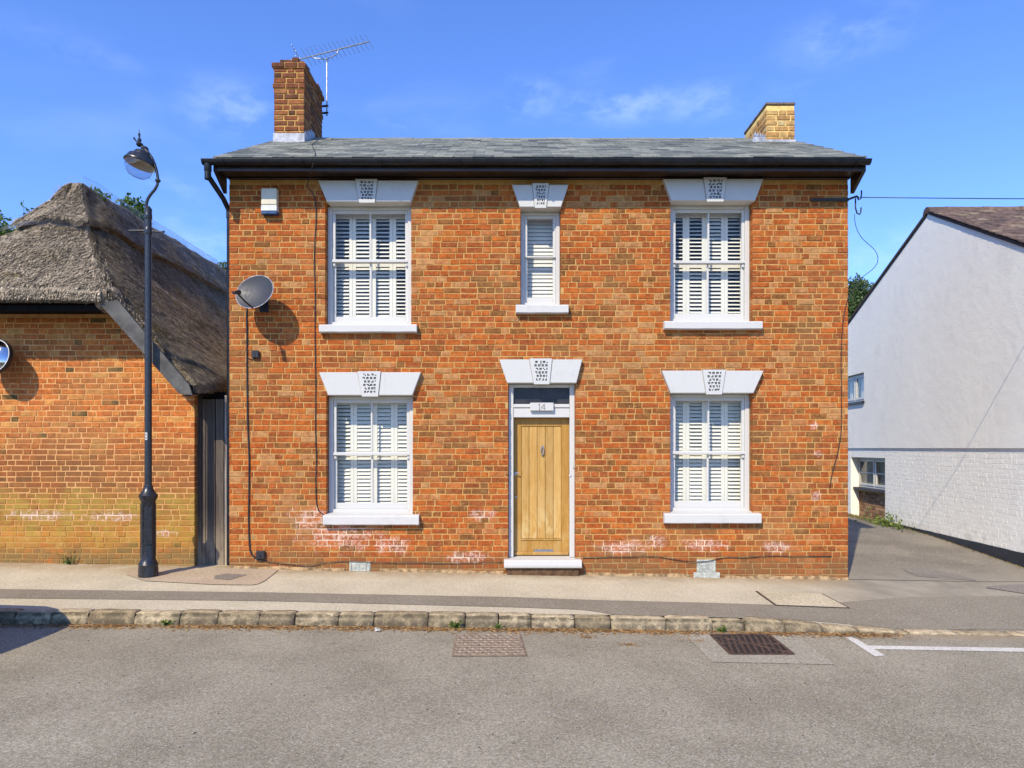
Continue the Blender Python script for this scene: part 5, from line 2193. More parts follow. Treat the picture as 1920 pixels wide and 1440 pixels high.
LW = (-6.45, -4.62, .05, 1.52)                        # lower recess
UW = (-7.6, -5.63, 2.79, 3.5)                         # upper window
w1 = MB()
wall_cells(w1, -9.2, 1.2, -.4, 1.735, [LW], 0, .35)
wlow = w1.build("lower_wall", M_PBRICK, wh)
w2 = MB()
wall_cells(w2, -9.2, 1.2, 1.737, 3.6, [UW], -.03, .35)
gz_ = [(-9.2, 3.6), (1.2, 3.6), (1.2, 4.17), (-2.75, 6.2), (-9.2, 3.78)]
w2.prism(gz_, -.03, .35)
w2.box(1.19, 1.21, .34, 8, -.4, 4.15)                 # street front
w2.box(-9.19, -9.21, .34, 8, -.4, 3.7)
w2.build("upper_wall", M_RENDER, wh)
brick_panel(wlow, M_PBRICK, -9.2, 1.2, -.16, 1.735, 0, [rect_ob(LW[0] - .02, LW[1] + .02, LW[2] - .2, LW[3] + .1)], singles=300, seed=41, proud=.0014, pj=.0008, depth=.01, joint=.005, eye=(1.5, 1), wob=.006,
            lim=lambda z: (-9.2, 1.2) if z > .2 else (-4.6, 1.2), part_name="painted_brickwork")
pl = MB()
us = frange(u_at(1664), 1.2, 20)
for a, b in zip(us, us[1:]):
    for (p, q) in ((a, b),):
        za = .15 + .006 * noise.noise(Vector((p * 3, 0, 0)))
        zb_ = .15 + .006 * noise.noise(Vector((q * 3, 0, 0)))
        pl.add([(p, -.014, -.3), (q, -.014, -.3), (q, -.012, zb_), (p, -.012, za), (p, .01, za), (q, .01, zb_)], [(0, 1, 2, 3), (3, 2, 5, 4)])
pl.build("plinth", M_PLINTH, wh)
rd = .2
# recess lining, lower window and the boarded panel under it
rl = MB()
rl.box(LW[0] - .0, LW[1] + .0, rd + .06, rd + .08, LW[2] - .1, LW[3])
rl.build("recess_back", M_DARK, wh)


def casement(name, x0, x1, z0, z1, y, lights, bars, sill=True):
    win = bpy.data.objects.new(name, None)
    COL.objects.link(win)
    win.parent = wh
    f = MB()
    f.bbox(x0, x1, y, y + .06, z0, z0 + .05, .004)
    f.bbox(x0, x1, y, y + .06, z1 - .045, z1, .004)
    lw = (x1 - x0) / lights
    for i in range(lights + 1):
        c = x0 + i * lw
        f.bbox(max(x0, c - .035), min(x1, c + .035), y - .002, y + .058, z0 + .05, z1 - .045, .004)
    f.build("frame", M_WHITE, win)
    for i in range(lights):
        a, b = x0 + i * lw + .035, x0 + (i + 1) * lw - .035
        s = MB()
        for (p, q, r, t) in ((a, a + .04, z0 + .05, z1 - .045), (b - .04, b, z0 + .05, z1 - .045), (a + .04, b - .04, z0 + .05, z0 + .1), (a + .04, b - .04, z1 - .09, z1 - .045)):
            s.bbox(p, q, y - .012, y + .03, r, t, .004)
        if bars:
            zm = (z0 + z1) / 2
            s.bbox(a + .04, b - .04, y - .006, y + .02, zm - .012, zm + .012, .003)
        s.build("sash", M_WHITE, win)
        g = MB()
        g.box(a + .03, b - .03, y + .008, y + .012, z0 + .09, z1 - .08)
        g.build("pane", M_GLASS, win)
        d = MB()
        d.box(a + .03, a + .03 + (b - a - .06) * (.25 if i % 2 else .3), y + .10, y + .12, z0 + .05, z1 - .05)
        d.build("curtain", M_SHUT, win)
    if sill:
        s = MB()
        s.bbox(x0 - .05, x1 + .05, y - .13, y + .05, z0 - .06, z0 - .002, .006)
        s.build("sill", M_SOFFIT, win)
    r = MB()
    r.box(x0, x1, y + .3, y + .32, z0, z1)
    r.build("room", M_DARK, win)
    return win


casement("window", LW[0] + .01, LW[1] - .01, .80, LW[3] - .01, rd - .02, 2, True)
casement("window", UW[0] + .01, UW[1] - .01, UW[2] + .05, UW[3] - .01, .05, 3, False)
bp_ = bpy.data.objects.new("brick_infill", None)
COL.objects.link(bp_)
bp_.parent = wh
ib_ = MB()
ib_.box(LW[0], LW[1], rd - .0, rd + .055, LW[2] - .1, .742)
ib_.build("infill_mortar", M_MORTAR, bp_)
brick_panel(bp_, brick_material("infill brick", [(0, (.16, .09, .05)), (.5, (.28, .15, .08)), (1, (.4, .26, .15))], [(0, -9, .1, .1)], -1, (.2, .1, .04)), LW[0], LW[1], LW[2] - .06, .742, rd - .004, (), singles=60,
            seed=51, depth=.01, eye=(-4, .5), part_name="infill_brickwork")
# roof of the white house: local +y runs away along the ridge
rf = MB()
th = .05


def wroof(u, y):                                       # front and back slopes with a sagging ridge
    sag = -.05 * math.sin(min(y, 6) / 6 * math.pi)
    if u > -2.75:
        return 6.26 - (u + 2.75) * .515 + sag
    return 6.26 + (u + 2.75) * .377 + sag


for (a, b) in ((-9.4, -2.75), (-2.75, 1.5)):
    us = frange(a, b, 6)
    ys_ = frange(-.06, 8, 10)
    for i in range(6):
        for j in range(10):
            P = [(us[i], ys_[j]), (us[i + 1], ys_[j]), (us[i + 1], ys_[j + 1]), (us[i], ys_[j + 1])]
            def rz(u, y):
                return wroof(u if a < -3 and u <= -2.75 else max(u, -2.7499), y) if not (a < -3) else (6.26 + (u + 2.75) * .377 - .05 * math.sin(min(y, 6) / 6 * math.pi))
            rf.add([(u, y, rz(u, y)) for u, y in P], [(0, 1, 2, 3)])
            rf.add([(u, y, rz(u, y) - th) for u, y in P], [(3, 2, 1, 0)])
            if j == 0:
                rf.add([(us[i], -.06, rz(us[i], 0) - th), (us[i + 1], -.06, rz(us[i + 1], 0) - th), (us[i + 1], -.06, rz(us[i + 1], 0)), (us[i], -.06, rz(us[i], 0))], [(0, 1, 2, 3)])
wroof_o = rf.build("roof", M_TILE, wh)
tl = MB()
trnd = random.Random(6)
g_ = .105
for r in range(40):
    for c in range(22):
        u = -2.72 + r * g_ * .889
        y = -.075 + (c - (r % 2) * .5) * .168
        if y < -.1 and r % 2 == 0:
            continue
        z = wroof(u, max(y, 0)) + .012 + trnd.uniform(-.004, .006)
        du = .19
        yy0 = max(y, -.085) + trnd.uniform(0, .004)
        yy1 = y + .163
        tw = trnd.uniform(-.006, .006)
        vs = [(u, yy0, z + .02), (u, yy1, z + .02 + tw), (u + du, yy1, z - du * .515 + .032 + tw), (u + du, yy0, z - du * .515 + .032)]
        vs += [(a, b, q - .014) for a, b, q in vs]
        tl.add(vs, [(3, 2, 1, 0), (0, 4, 7, 3), (3, 7, 6, 2), (1, 2, 6, 5), (0, 1, 5, 4)], 0, clamp(trnd.gauss(.5, .25), .01, 1))
tl.build("tiles", M_TILE, wroof_o, kind='stuff')
y = -.07
k = 0
while y < 8:
    r_ = MB()
    z0_ = wroof(-2.75, max(y, 0))
    arc = [(-2.75 + .13 * math.cos(a), z0_ - .045 + .12 * math.sin(a)) for a in [math.pi * q / 6 for q in range(7)]]
    z1_ = wroof(-2.75, y + .3)
    vs = [(a, y + .004, b + .006 * (k % 2)) for a, b in arc] + [(a, y + .33, b + z1_ - z0_) for a, b in arc]
    r_.add(vs, [(i, i + 1, i + 8, i + 7) for i in range(6)] + [(0, 1, 2, 3, 4, 5, 6)])
    o = r_.build("ridge_tile", M_TILE, wroof_o)
    o["tint"] = U(.2, .9)
    y += .33
    k += 1
vg = MB()                                              # dark verge board under the tile edge, back slope
vg.add([(-9.4, -.05, 3.68), (-2.78, -.05, 6.18), (-2.78, -.05, 6.235), (-9.4, -.05, 3.74), (-9.4, -.028, 3.68), (-2.78, -.028, 6.18)], [(0, 1, 2, 3), (0, 4, 5, 1)])
vg.build("verge_board", M_IRONBAR, wh)

# ================================================================ STREET LAMP
ly = -.55
lx = PX(278, ly)
lz = pave(lx, ly)
lamp = thing("street_lamp", "black swan neck street lamp standing on the pavement by the gate", "street lamp", (lx, ly, lz))
LT = Matrix.Translation((lx, ly, 0))


def lzp(py):
    return PZ(py, ly)


post = MB()
post.lathe([(.118, lz - .02), (.118, lzp(1066)), (.112, lzp(1062)), (.118, lzp(1058)), (.10, lzp(1052)), (.088, lzp(1048)), (.086, lzp(940)), (.10, lzp(936)), (.112, lzp(931)), (.112, lzp(928)),
            (.09, lzp(924)), (.062, lzp(917)), (.055, lzp(913)), (.055, lzp(911)), (.044, lzp(909)), (.0425, lzp(700)), (.040, lzp(412))], 28, LT)
for k in range(10):                                     # fluted base
    a = 2 * math.pi * k / 10
    post.tube([(lx + .087 * math.cos(a), ly + .087 * math.sin(a), lzp(1044)), (lx + .087 * math.cos(a), ly + .087 * math.sin(a), lzp(944))], .006, 6)
post.build("post", M_LAMPIRON, lamp, angle=35)
dm = MB()
dm.bbox(-.045, .045, -.098, -.07, lzp(1020), lzp(950), .006, 0, 0, LT @ Matrix.Rotation(math.radians(28), 4, 'Z'))
dm.build("access_door", M_LAMPIRON, lamp)
cl = MB()
cl.lathe([(.040, lzp(412)), (.047, lzp(410)), (.047, lzp(403)), (.043, lzp(401)), (.045, lzp(392)), (.03, lzp(389)), (.02, lzp(387))], 24, LT)
cl.build("collar", M_LAMPIRON, lamp, angle=35)
cl = MB()
cl.lathe([(.042, lzp(441)), (.05, lzp(438)), (.05, lzp(430)), (.042, lzp(427))], 24, LT)
cl.build("collar", M_LAMPIRON, lamp, angle=35)
lb = MB()
lb.tube([(PX(242, ly), ly - .02, lzp(433)), (lx - .05, ly - .01, lzp(433)), (lx + .05, ly, lzp(434)), (PX(305, ly), ly + .01, lzp(434))], [.008, .012, .012, .008], 8)
lb.lathe([(.001, .016), (.013, .011), (.017, 0), (.013, -.011), (.001, -.016)], 10, Matrix.Translation((PX(306, ly), ly + .01, lzp(434))))
lb.build("ladder_bar", M_LAMPIRON, lamp, angle=40)
nk = MB()
pts = [(274, 392), (274.5, 382), (277, 373), (283, 364), (290, 356), (295, 347), (296, 338), (295.5, 330), (293.5, 319), (290, 307), (285, 296), (278, 286), (271, 279), (265, 274)]
P = [Vector((PX(a, ly), ly, lzp(b))) for a, b in pts]
nk.tube(P, [.021, .02, .019, .018, .018, .017, .017, .017, .017, .017, .017, .017, .016, .016], 10)
nk.lathe([(.018, -.03), (.034, -.012), (.034, .004), (.02, .012), (.018, .03)], 14, Matrix.Translation(P[6]))
nk.tube([Vector((PX(a, ly), ly, lzp(b))) for a, b in ((262, 272), (258, 267), (254, 263), (251.5, 260), (252, 258))], [.013, .012, .010, .012, .014], 8)
nk.build("swan_neck", M_LAMPIRON, lamp, angle=40)
hc = Vector((PX(262.5, ly), ly, lzp(309)))
HM = Matrix.Translation(hc) @ Matrix.Rotation(math.radians(13), 4, 'Y') @ Matrix.Rotation(math.radians(-7), 4, 'X')
hd = MB()
hd.lathe([(.19, 0), (.198, .006), (.197, .022), (.185, .035), (.165, .085), (.158, .098), (.118, .105), (.108, .15), (.095, .168), (.045, .19), (.042, .20), (.05, .215), (.042, .235), (.03, .25)], 32, HM)
hd.lathe([(.186, .0), (.16, .07), (.1, .1), (.001, .11)], 32, HM, 1)
hd.build("lamp_head", [M_LAMPIRON, simple("reflector cream", (0.50, 0.42, 0.33), .5, .1)], lamp, angle=35)
bw = MB()
bw.lathe([(.178, .0), (.168, -.06), (.145, -.115), (.10, -.15), (.04, -.163), (.001, -.165)], 32, HM)
bw.build("glass_bowl", M_BOWL, lamp, smooth=True)
fi = MB()
fi.lathe([(.03, .0), (.045, .02), (.03, .04), (.015, .05), (.024, .075), (.024, .09), (.01, .105), (.012, .14), (.017, .15), (.008, .165), (.004, .20), (.001, .225)], 14,
         Matrix.Translation((PX(262, ly), ly, lzp(274))) @ Matrix.Rotation(-.04, 4, 'Y'))
fi.build("finial", M_LAMPIRON, lamp, angle=40)
st = MB()
za, zb_ = lzp(825), lzp(811)
for k in range(4):
    a0, a1 = math.radians(-122 + k * 11), math.radians(-122 + (k + 1) * 11)
    rr = .0438
    st.add([(lx + rr * math.cos(a0), ly + rr * math.sin(a0), za), (lx + rr * math.cos(a1), ly + rr * math.sin(a1), za), (lx + rr * math.cos(a1), ly + rr * math.sin(a1), zb_), (lx + rr * math.cos(a0), ly + rr * math.sin(a0), zb_)], [(0, 1, 2, 3)])
    if k in (1, 2):
        for (q0, q1) in ((.12, .42), (.56, .86)):
            r2 = rr + .0012
            st.add([(lx + r2 * math.cos(a0 + .03), ly + r2 * math.sin(a0 + .03), lerp(za, zb_, q0)), (lx + r2 * math.cos(a1 - .06), ly + r2 * math.sin(a1 - .06), lerp(za, zb_, q0)),
                    (lx + r2 * math.cos(a1 - .06), ly + r2 * math.sin(a1 - .06), lerp(za, zb_, q1)), (lx + r2 * math.cos(a0 + .03), ly + r2 * math.sin(a0 + .03), lerp(za, zb_, q1))], [(0, 1, 2, 3)], 1)
st.build("number_sticker", [M_STONE, M_DISH], lamp)


# ================================================================ ROAD AND PAVEMENT FITTINGS
def road_quad(pxs, zg, y0):
    return [ground_pt(px, py, zg, y0) for px, py in pxs]


zrr = lambda x, y: zr(x)


def flat_poly(name, mat, pts, zg, lift, thick=None):
    mb = MB()
    n = len(pts)
    vs = [(p.x, p.y, zg(p.x, p.y) + lift) for p in pts]
    if thick:
        vs += [(p.x, p.y, zg(p.x, p.y) + lift - thick) for p in pts]
        mb.add(vs, [list(range(n))] + [(i, i + n, (i + 1) % n + n, (i + 1) % n) for i in range(n)])
    else:
        mb.add(vs, [list(range(n))])
    return mb


def bil(q, u, v):
    return q[0].lerp(q[1], u).lerp(q[3].lerp(q[2], u), v)


# rusty checker plate cover
q = road_quad([(850, 1231), (986, 1230), (974, 1190), (858, 1190)], zrr, -3)
cv = thing("drain_cover", "rusty rectangular checker plate cover set in the road", "manhole cover", tuple(bil(q, .5, .5) + Vector((0, 0, zr(q[0].x)))))
mb = flat_poly("cover_plate", M_IRON, q, zrr, .006, .02)
rust = NT("rusty checker plate")
c_ = rust.mix(rust.rng(rust.noise(7, 5), .35, .65), (0.16, 0.115, 0.075), (0.235, 0.165, 0.10))
c_ = rust.mix(rust.rng(rust.noise(18, 4), .5, .7, 0, .7), c_, (0.29, 0.25, 0.18))
M_RUST = rust.done(c_, .8, rust.bump(rust.noise(60, 3), .4, .004), spec=.3)
mb.build("cover_plate", M_RUST, cv)
st = MB()
nu, nv = 17, 9
for i in range(nu):
    for j in range(nv):
        c = bil(q, (i + .5) / nu, (j + .5) / nv)
        ang = math.radians(35 if (i + j) % 2 else -42)
        z = zr(c.x) + .006
        M = Matrix.Translation((c.x, c.y, z)) @ Matrix.Rotation(ang, 4, 'Z')
        st.add([M @ Vector(v) for v in ((-.022, -.006, .0), (.022, -.006, .0), (.022, .006, .0), (-.022, .006, .0), (-.016, -.003, .007), (.016, -.003, .007), (.016, .003, .007), (-.016, .003, .007))],
               [(4, 5, 6, 7), (0, 1, 5, 4), (1, 2, 6, 5), (2, 3, 7, 6), (3, 0, 4, 7)])
st.build("treads", simple("worn tread metal", (0.30, 0.235, 0.165), .6, .3, 30), cv, kind='stuff')
fr = MB()
for i in range(4):
    a, b = q[i], q[(i + 1) % 4]
    ctr = bil(q, .5, .5)
    ao, bo = a + (a - ctr).normalized() * .022, b + (b - ctr).normalized() * .022
    fr.add([(a.x, a.y, zr(a.x) + .008), (b.x, b.y, zr(b.x) + .008), (bo.x, bo.y, zr(bo.x) + .005), (ao.x, ao.y, zr(ao.x) + .005)], [(0, 1, 2, 3)])
fr.build("frame", M_RUST, cv)

# gully grating in a concrete surround
q = road_quad([(1370, 1228), (1488, 1228), (1441, 1191), (1333, 1191)], zrr, -2.8)
gu = thing("gully_grate", "rusty iron gully grating beside the kerb in pale concrete", "drain grate", tuple(bil(q, .5, .5) + Vector((0, 0, zr(q[0].x)))))
so = road_quad([(1335, 1242), (1566, 1247), (1500, 1198), (1290, 1196)], zrr, -2.8)
sr = MB()
for i in range(4):
    a, b, c, d = so[i], so[(i + 1) % 4], q[(i + 1) % 4], q[i]
    sr.add([(p.x, p.y, zr(p.x) + .005) for p in (a, b, c, d)], [(0, 1, 2, 3)])
sr.build("surround", M_CONC, gu)


def bar_between(mb, a, b, w_, z0, z1, mat=0):
    d = (b - a).normalized()
    s = Vector((-d.y, d.x, 0)) * w_ / 2
    vs = []
    for z in (z0, z1):
        for p in (a - s, b - s, b + s, a + s):
            vs.append((p.x, p.y, zr(p.x) + z))
    mb.add(vs, [(4, 5, 6, 7), (0, 1, 5, 4), (1, 2, 6, 5), (2, 3, 7, 6), (3, 0, 4, 7)], mat)


fr = MB()
for i in range(4):
    bar_between(fr, q[i], q[(i + 1) % 4], .032, -.04, .010 + i * .0006)
bar_between(fr, bil(q, 0, .5), bil(q, 1, .5), .03, -.04, .0125)
bar_between(fr, bil(q, 1.0, 0.04), bil(q, 0, .96), .028, -.04, .0135)
fr.build("frame", M_IRON, gu)
for half in (0, 1):
    for i in range(9):
        u = (i + .9) / 10
        mbb = MB()
        v0, v1 = (.06, .46) if half == 0 else (.54, .94)
        a, b = bil(q, u - .03, v0), bil(q, u + .045, v1)
        bar_between(mbb, a, b, .022, -.035, .0085 + .0002 * i)
        mbb.build("bar", M_IRON, gu)
pit = MB()
pit.add([(p.x, p.y, zr(p.x) + .0055) for p in q], [(0, 1, 2, 3)])  # flat black sheet under the bars stands in for shade in the gully
pit.build("pit", simple("gully pit shade", (0.012, 0.010, 0.009), .6), gu)

# gritty slab cover in the pavement
q = [ground_pt(px, py, pave) for px, py in ((1456, 1136), (1590, 1141), (1540, 1115), (1420, 1110))]
sl_ = thing("inspection_cover", "pale gritty inspection slab with rusty edge in the pavement", "manhole cover", tuple(bil(q, .5, .5) + Vector((0, 0, pave(q[0].x, q[0].y)))))
flat_poly("slab", M_SLAB, q, pave, .012, .02).build("slab", M_SLAB, sl_)
fr = MB()
for i in range(4):
    a, b = q[i], q[(i + 1) % 4]
    ctr = bil(q, .5, .5)
    ao, bo = a + (a - ctr).normalized() * .028, b + (b - ctr).normalized() * .028
    fr.add([(p.x, p.y, pave(p.x, p.y) + h) for p, h in ((a, .014), (b, .014), (bo, .010), (ao, .010))], [(0, 1, 2, 3)])
fr.build("rim", M_IRON, sl_)
# small round water cover and square repair on the drive
c = ground_pt(1767, 1084, pave)
wc = MB()
wc.lathe([(.001, .014), (.11, .014), (.12, .008)], 20, Matrix.Translation((c.x, c.y, drive(c.x, c.y))))
tag(wc.build("water_cover", M_GREYP), "small round grey water cover at the drive mouth", "manhole cover")
strip_sheet("drive_patch", M_GREYP, [(1690, 1066), (1740, 1066), (1830, 1088)], [(1690, 1068), (1720, 1082), (1830, 1090)], drive, .010, "grey asphalt patch at the mouth of the drive", "pavement patch", 10)
strip_sheet("drive_patch", M_GREYP, [(1850, 1100), (1990, 1092)], [(1850, 1103), (1990, 1125)], drive, .010, "grey asphalt patch at the right pavement edge", "pavement patch", 10)

# T shaped bay marking
rmk = MB()
tq = road_quad([(1584, 1195), (1600, 1195), (1660, 1230), (1640, 1231)], zrr, -2.8)
rmk.add([(p.x, p.y, zr(p.x) + .004) for p in tq], [(0, 1, 2, 3)])
lq = []
for px in range(1626, 2300, 40):
    a, b = ground_pt(px, 1211 + (px - 1626) * .0165, zrr, -2.8), ground_pt(px, 1217.5 + (px - 1626) * .019, zrr, -2.8)
    lq.append((a, b))
for (a, b), (c, d) in zip(lq, lq[1:]):
    rmk.add([(p.x, p.y, zr(p.x) + .0045) for p in (b, d, c, a)], [(0, 1, 2, 3)])
structure(rmk.build("road_marking", M_LINE, None), "white painted parking bay line with a cross bar", "road marking")


# leaf litter along the gutter
def litter(n, seed, fun, name, label, mat, size=(.008, .022)):
    rnd = random.Random(seed)
    mb = MB()
    for _ in range(n):
        x, y, z = fun(rnd)
        s = rnd.uniform(*size)
        M = Matrix.Translation((x, y, z + .003)) @ Matrix.Rotation(rnd.uniform(0, 6.28), 4, 'Z') @ Matrix.Rotation(rnd.uniform(-.6, .6), 4, 'X')
        mb.add([M @ Vector(v) for v in ((-s, 0, 0), (0, -s * .45, .002), (s, 0, .004), (0, s * .45, .002))], [(0, 1, 2, 3)], 0, rnd.random())
    o = mb.build(name, mat, None)
    return tag(o, label, "leaf litter", kind='stuff')


def gut(rnd):
    while True:
        x = rnd.uniform(-8, 4.2)
        d = .5 + .9 * noise.noise(Vector((x * 1.3, 3, 0))) + (.5 if -3.6 < x < 1.6 else 0)
        if rnd.random() < d:
            break
    y = KY - abs(rnd.gauss(0, .08)) - .0
    return x, y, zr(x)


litter(6500, 2, gut, "fallen_leaves", "brown dead leaves and dust gathered along the kerb", M_LITTER, (.01, .028))


def clump(cx_, cy_, r):
    def f(rnd):
        a = rnd.uniform(0, 6.28)
        d = abs(rnd.gauss(0, r))
        x, y = cx_ + math.cos(a) * d * 1.6, cy_ + math.sin(a) * d
        return x, y, zr(x)
    return f


for (px, py, nn_) in ((1100, 1195, 90), (1180, 1209, 80), (1310, 1202, 110)):
    c = ground_pt(px, py, zrr, -2.8)
    litter(nn_, px, clump(c.x, c.y, .05), "fallen_leaves", {1100: "brown leaf clump on the road nearest the rusty cover", 1180: "brown leaf clump on the road farther right of the rusty cover", 1310: "brown leaf clump just left of the gully grating"}[px], M_LITTER, (.006, .016))


def wallfoot(rnd):
    x = rnd.uniform(-8, 4.5)
    y = -abs(rnd.gauss(0, .05)) - .03 + (.15 if x < HX0 - .5 else 0)
    return x, y, pave(x, min(y, 0))


litter(700, 19, wallfoot, "fallen_leaves", "dry bits of leaf along the foot of the walls", M_LITTER, (.004, .012))


def crumbs(rnd):
    x, y = rnd.uniform(-5, 5), rnd.uniform(-5.2, -2.3)
    return x, y, zr(x)


litter(260, 23, crumbs, "road_grit", "small dark bits of grit scattered over the road", simple("dark grit", (.05, .045, .04), .9), (.005, .014))
pb_ = ground_pt(707, 1184, zrr, -2.5)
pp = MB()
for k in range(3):
    M = Matrix.Translation((pb_.x + k * .012, pb_.y, zr(pb_.x) + .02)) @ Matrix.Rotation(.5 + k, 4, 'Z') @ Matrix.Rotation(.5, 4, 'X')
    pp.add([M @ Vector(v) for v in ((-.03, -.02, 0), (.02, -.025, .008), (.03, .018, 0), (-.02, .022, .012))], [(0, 1, 2, 3)])
tag(pp.build("litter_scrap", M_STONE), "scrap of white paper lying against the kerb", "litter")


# ================================================================ PLANTS
def leaf_add(mb, p, d, n, L_, w_, tv):
    s = d.cross(n).normalized() * w_
    m_ = p + d * L_ * .5 + n * L_ * .06
    e = p + d * L_
    mb.add([p, m_ + s, e, m_ - s], [(0, 1, 2), (0, 2, 3)], 0, tv)


def rvec(rnd):
    while True:
        v = Vector((rnd.uniform(-1, 1), rnd.uniform(-1, 1), rnd.uniform(-1, 1)))
        if .05 < v.length < 1:
            return v.normalized()


def weed(px, py, zg, label, n, size, h, seed, y0=-1, mat=None, yfix=None):
    rnd = random.Random(seed)
    c = ground_pt(px, py, zg, y0)
    if yfix is not None:
        c = Vector((PX(px, yfix), yfix, 0))
    z = zg(c.x, c.y)
    t = thing("weed", label, "plant", (c.x, c.y, z), group="weeds along kerb and walls")
    lm_, sm2 = MB(), MB()
    for i in range(n):
        a = rnd.uniform(0, 6.28)
        d = Vector((math.cos(a), math.sin(a) * .7, rnd.uniform(.3, 1.6))).normalized()
        hh = rnd.uniform(.25, 1) * h
        b = Vector((c.x, c.y, z))
        e = b + d * hh
        sm2.tube([b, b.lerp(e, .5) + Vector((0, 0, hh * .1)), e], .0022, 4, caps=False)
        for k in range(3):
            leaf_add(lm_, b.lerp(e, .45 + .27 * k), (rvec(rnd) + d * .6).normalized(), rvec(rnd), size * rnd.uniform(.6, 1.2), size * .3, rnd.random())
    lm_.build("leaves", mat or M_WEED, t, kind='stuff')
    sm2.build("stems", mat or M_WEED, t)
    return t


weed(313, 1169, zrr, "bright green weed at the kerb in front of the lamp post", 14, .04, .08, 3, -2.4, yfix=KY - .03)
weed(855, 1172, zrr, "green weed at the kerb above the rusty cover, left one", 18, .045, .10, 4, -2.4, yfix=KY - .03)
weed(935, 1176, zrr, "small bluish green weed at the kerb above the rusty cover, right one", 9, .035, .06, 5, -2.4, yfix=KY - .03)
weed(1352, 1187, zrr, "green weed between kerb and gully grating", 10, .045, .09, 6, -2.4, yfix=KY - .03)
weed(130, 1052, pave, "dark thin weed at the foot of the cottage wall", 16, .04, .2, 7, 0, M_LEAF, yfix=CW - .05)


def dg(x, y):
    return drive(x, y)


wu = []
for i, px in enumerate((1664, 1676, 1692)):
    d = 6.91 / ((px - 960) / F - .08) - .1
    wx, wy = PX(px, d - CAMD) - .10, d - CAMD
    rnd = random.Random(40 + i)
    t = thing("weed", ["yellow green weed at the corner of the white house recess", "leafy green weed clump against the black plinth end", "low pale green weed on the drive beside the black plinth"][i], "plant", (wx, wy, dg(wx, wy)), group="weeds along kerb and walls")
    lm_ = MB()
    for k in range((70, 110, 60)[i]):
        b = Vector((wx + rnd.gauss(0, .13), wy + rnd.gauss(0, .3), dg(wx, wy) + abs(rnd.gauss(0, (.13, .10, .05)[i]))))
        leaf_add(lm_, b, (rvec(rnd) + Vector((0, 0, .5))).normalized(), rvec(rnd), rnd.uniform(.05, .11), .025, rnd.random())
    lm_.build("leaves", M_WEED, t, kind='stuff')
gr = MB()
grn = random.Random(77)
for k in range(1500):
    u = grn.uniform(-7.2, -4.3) if k % 3 else grn.uniform(-4.3, 1.0)
    wx, wy = 7.75 + .08 * (-u), 1.0 - u
    b = Vector((wx - abs(grn.gauss(0, .09 if u < -4.3 else .035)) - .02, wy, 0))
    b.z = dg(b.x, b.y)
    s = grn.uniform(.02, .09) if u < -4.3 else grn.uniform(.01, .035)
    d = (Vector((grn.uniform(-.5, .5), grn.uniform(-.5, .5), 1))).normalized()
    leaf_add(gr, b, d, rvec(grn), s, .006, grn.random())
tag(gr.build("grass", leaf_material("dry mossy grass", (0.12, 0.11, 0.025), (0.24, 0.19, 0.05), (0.33, 0.25, 0.09)), None), "dry yellow grass along the foot of the white wall", "grass", kind='stuff')


def tree(name, label, base, trunk_h, clumps, n, size, mat, seed, narrow=.3):
    rnd = random.Random(seed)
    t = thing(name, label, "tree", base, group="trees behind the houses")
    tm_ = MB()
    b = Vector(base)
    top = b + Vector((rnd.uniform(-.2, .2), rnd.uniform(-.2, .2), trunk_h))
    tm_.tube([b, b.lerp(top, .5) + Vector((.08, 0, 0)), top], [.22, .15, .06], 8)
    for (c, r) in clumps:
        c = Vector(c)
        j = b.lerp(top, clamp((c.z - b.z) / trunk_h * .7, .25, .95))
        tm_.tube([j, j.lerp(c, .5) + Vector((0, 0, .15)), c], [.07, .045, .015], 5)
    tm_.build("trunk", M_BARK, t, smooth=True)
    lm_ = MB()
    for (c, r) in clumps:
        c = Vector(c)
        m_ = int(n * (r ** 2) / sum(q[1] ** 2 for q in clumps))
        subs = [c + rvec(rnd) * r * rnd.uniform(.45, 1.0) for _ in range(26)]
        for _ in range(m_):
            s0 = subs[rnd.randrange(26)]
            p = s0 + rvec(rnd) * (r * .34 * rnd.random() ** .5)
            d = (rvec(rnd) + (p - c).normalized() * .5 + Vector((0, 0, -.25))).normalized()
            leaf_add(lm_, p, d, rvec(rnd), size * rnd.uniform(.6, 1.3), size * narrow, rnd.random())
    lm_.build("crown", mat, t)
    return t


def at(px, py, d):
    return (PX(px, d - CAMD), d - CAMD, PZ(py, d - CAMD))


tree("tree", "dark green tree rising between brick house and white gable", (15.0, 20.5, 0), 6.5,
     [(at(1610, 562, 30), .75), (at(1606, 540, 30), .45), (at(1600, 590, 30), .9), (at(1636, 570, 30), .75), (at(1630, 600, 30), .8), (at(1575, 600, 30), .9), (at(1600, 650, 30), 1.2)], 17000, .13, M_LEAF2, 5)
tree("tree", "bushy green tree top behind the left end of the thatch", (-12.5, 8.5, 0), 3.6, [(at(-40, 450, 18), .8), (at(5, 452, 18), .5), (at(30, 446, 18), .32), (at(55, 470, 18), .5), (at(-90, 440, 18), .9)], 9000, .1, M_LEAF, 6)
tree("tree", "leafy branch tip showing over the thatched ridge near the lamp", (-11.6, 11.0, 0), 5.4, [(at(246, 392, 20), .33), (at(236, 404, 20), .35), (at(255, 410, 20), .3), (at(240, 440, 20), .6)], 2600, .12, M_LEAF, 8, .38)
tree("tree", "small dark tree beyond the thatch beside the brick corner", (-12.4, 21, 0), 7, [(at(424, 500, 30), .3), (at(420, 520, 30), .5), (at(440, 540, 30), .8)], 2200, .13, M_LEAF2, 9)

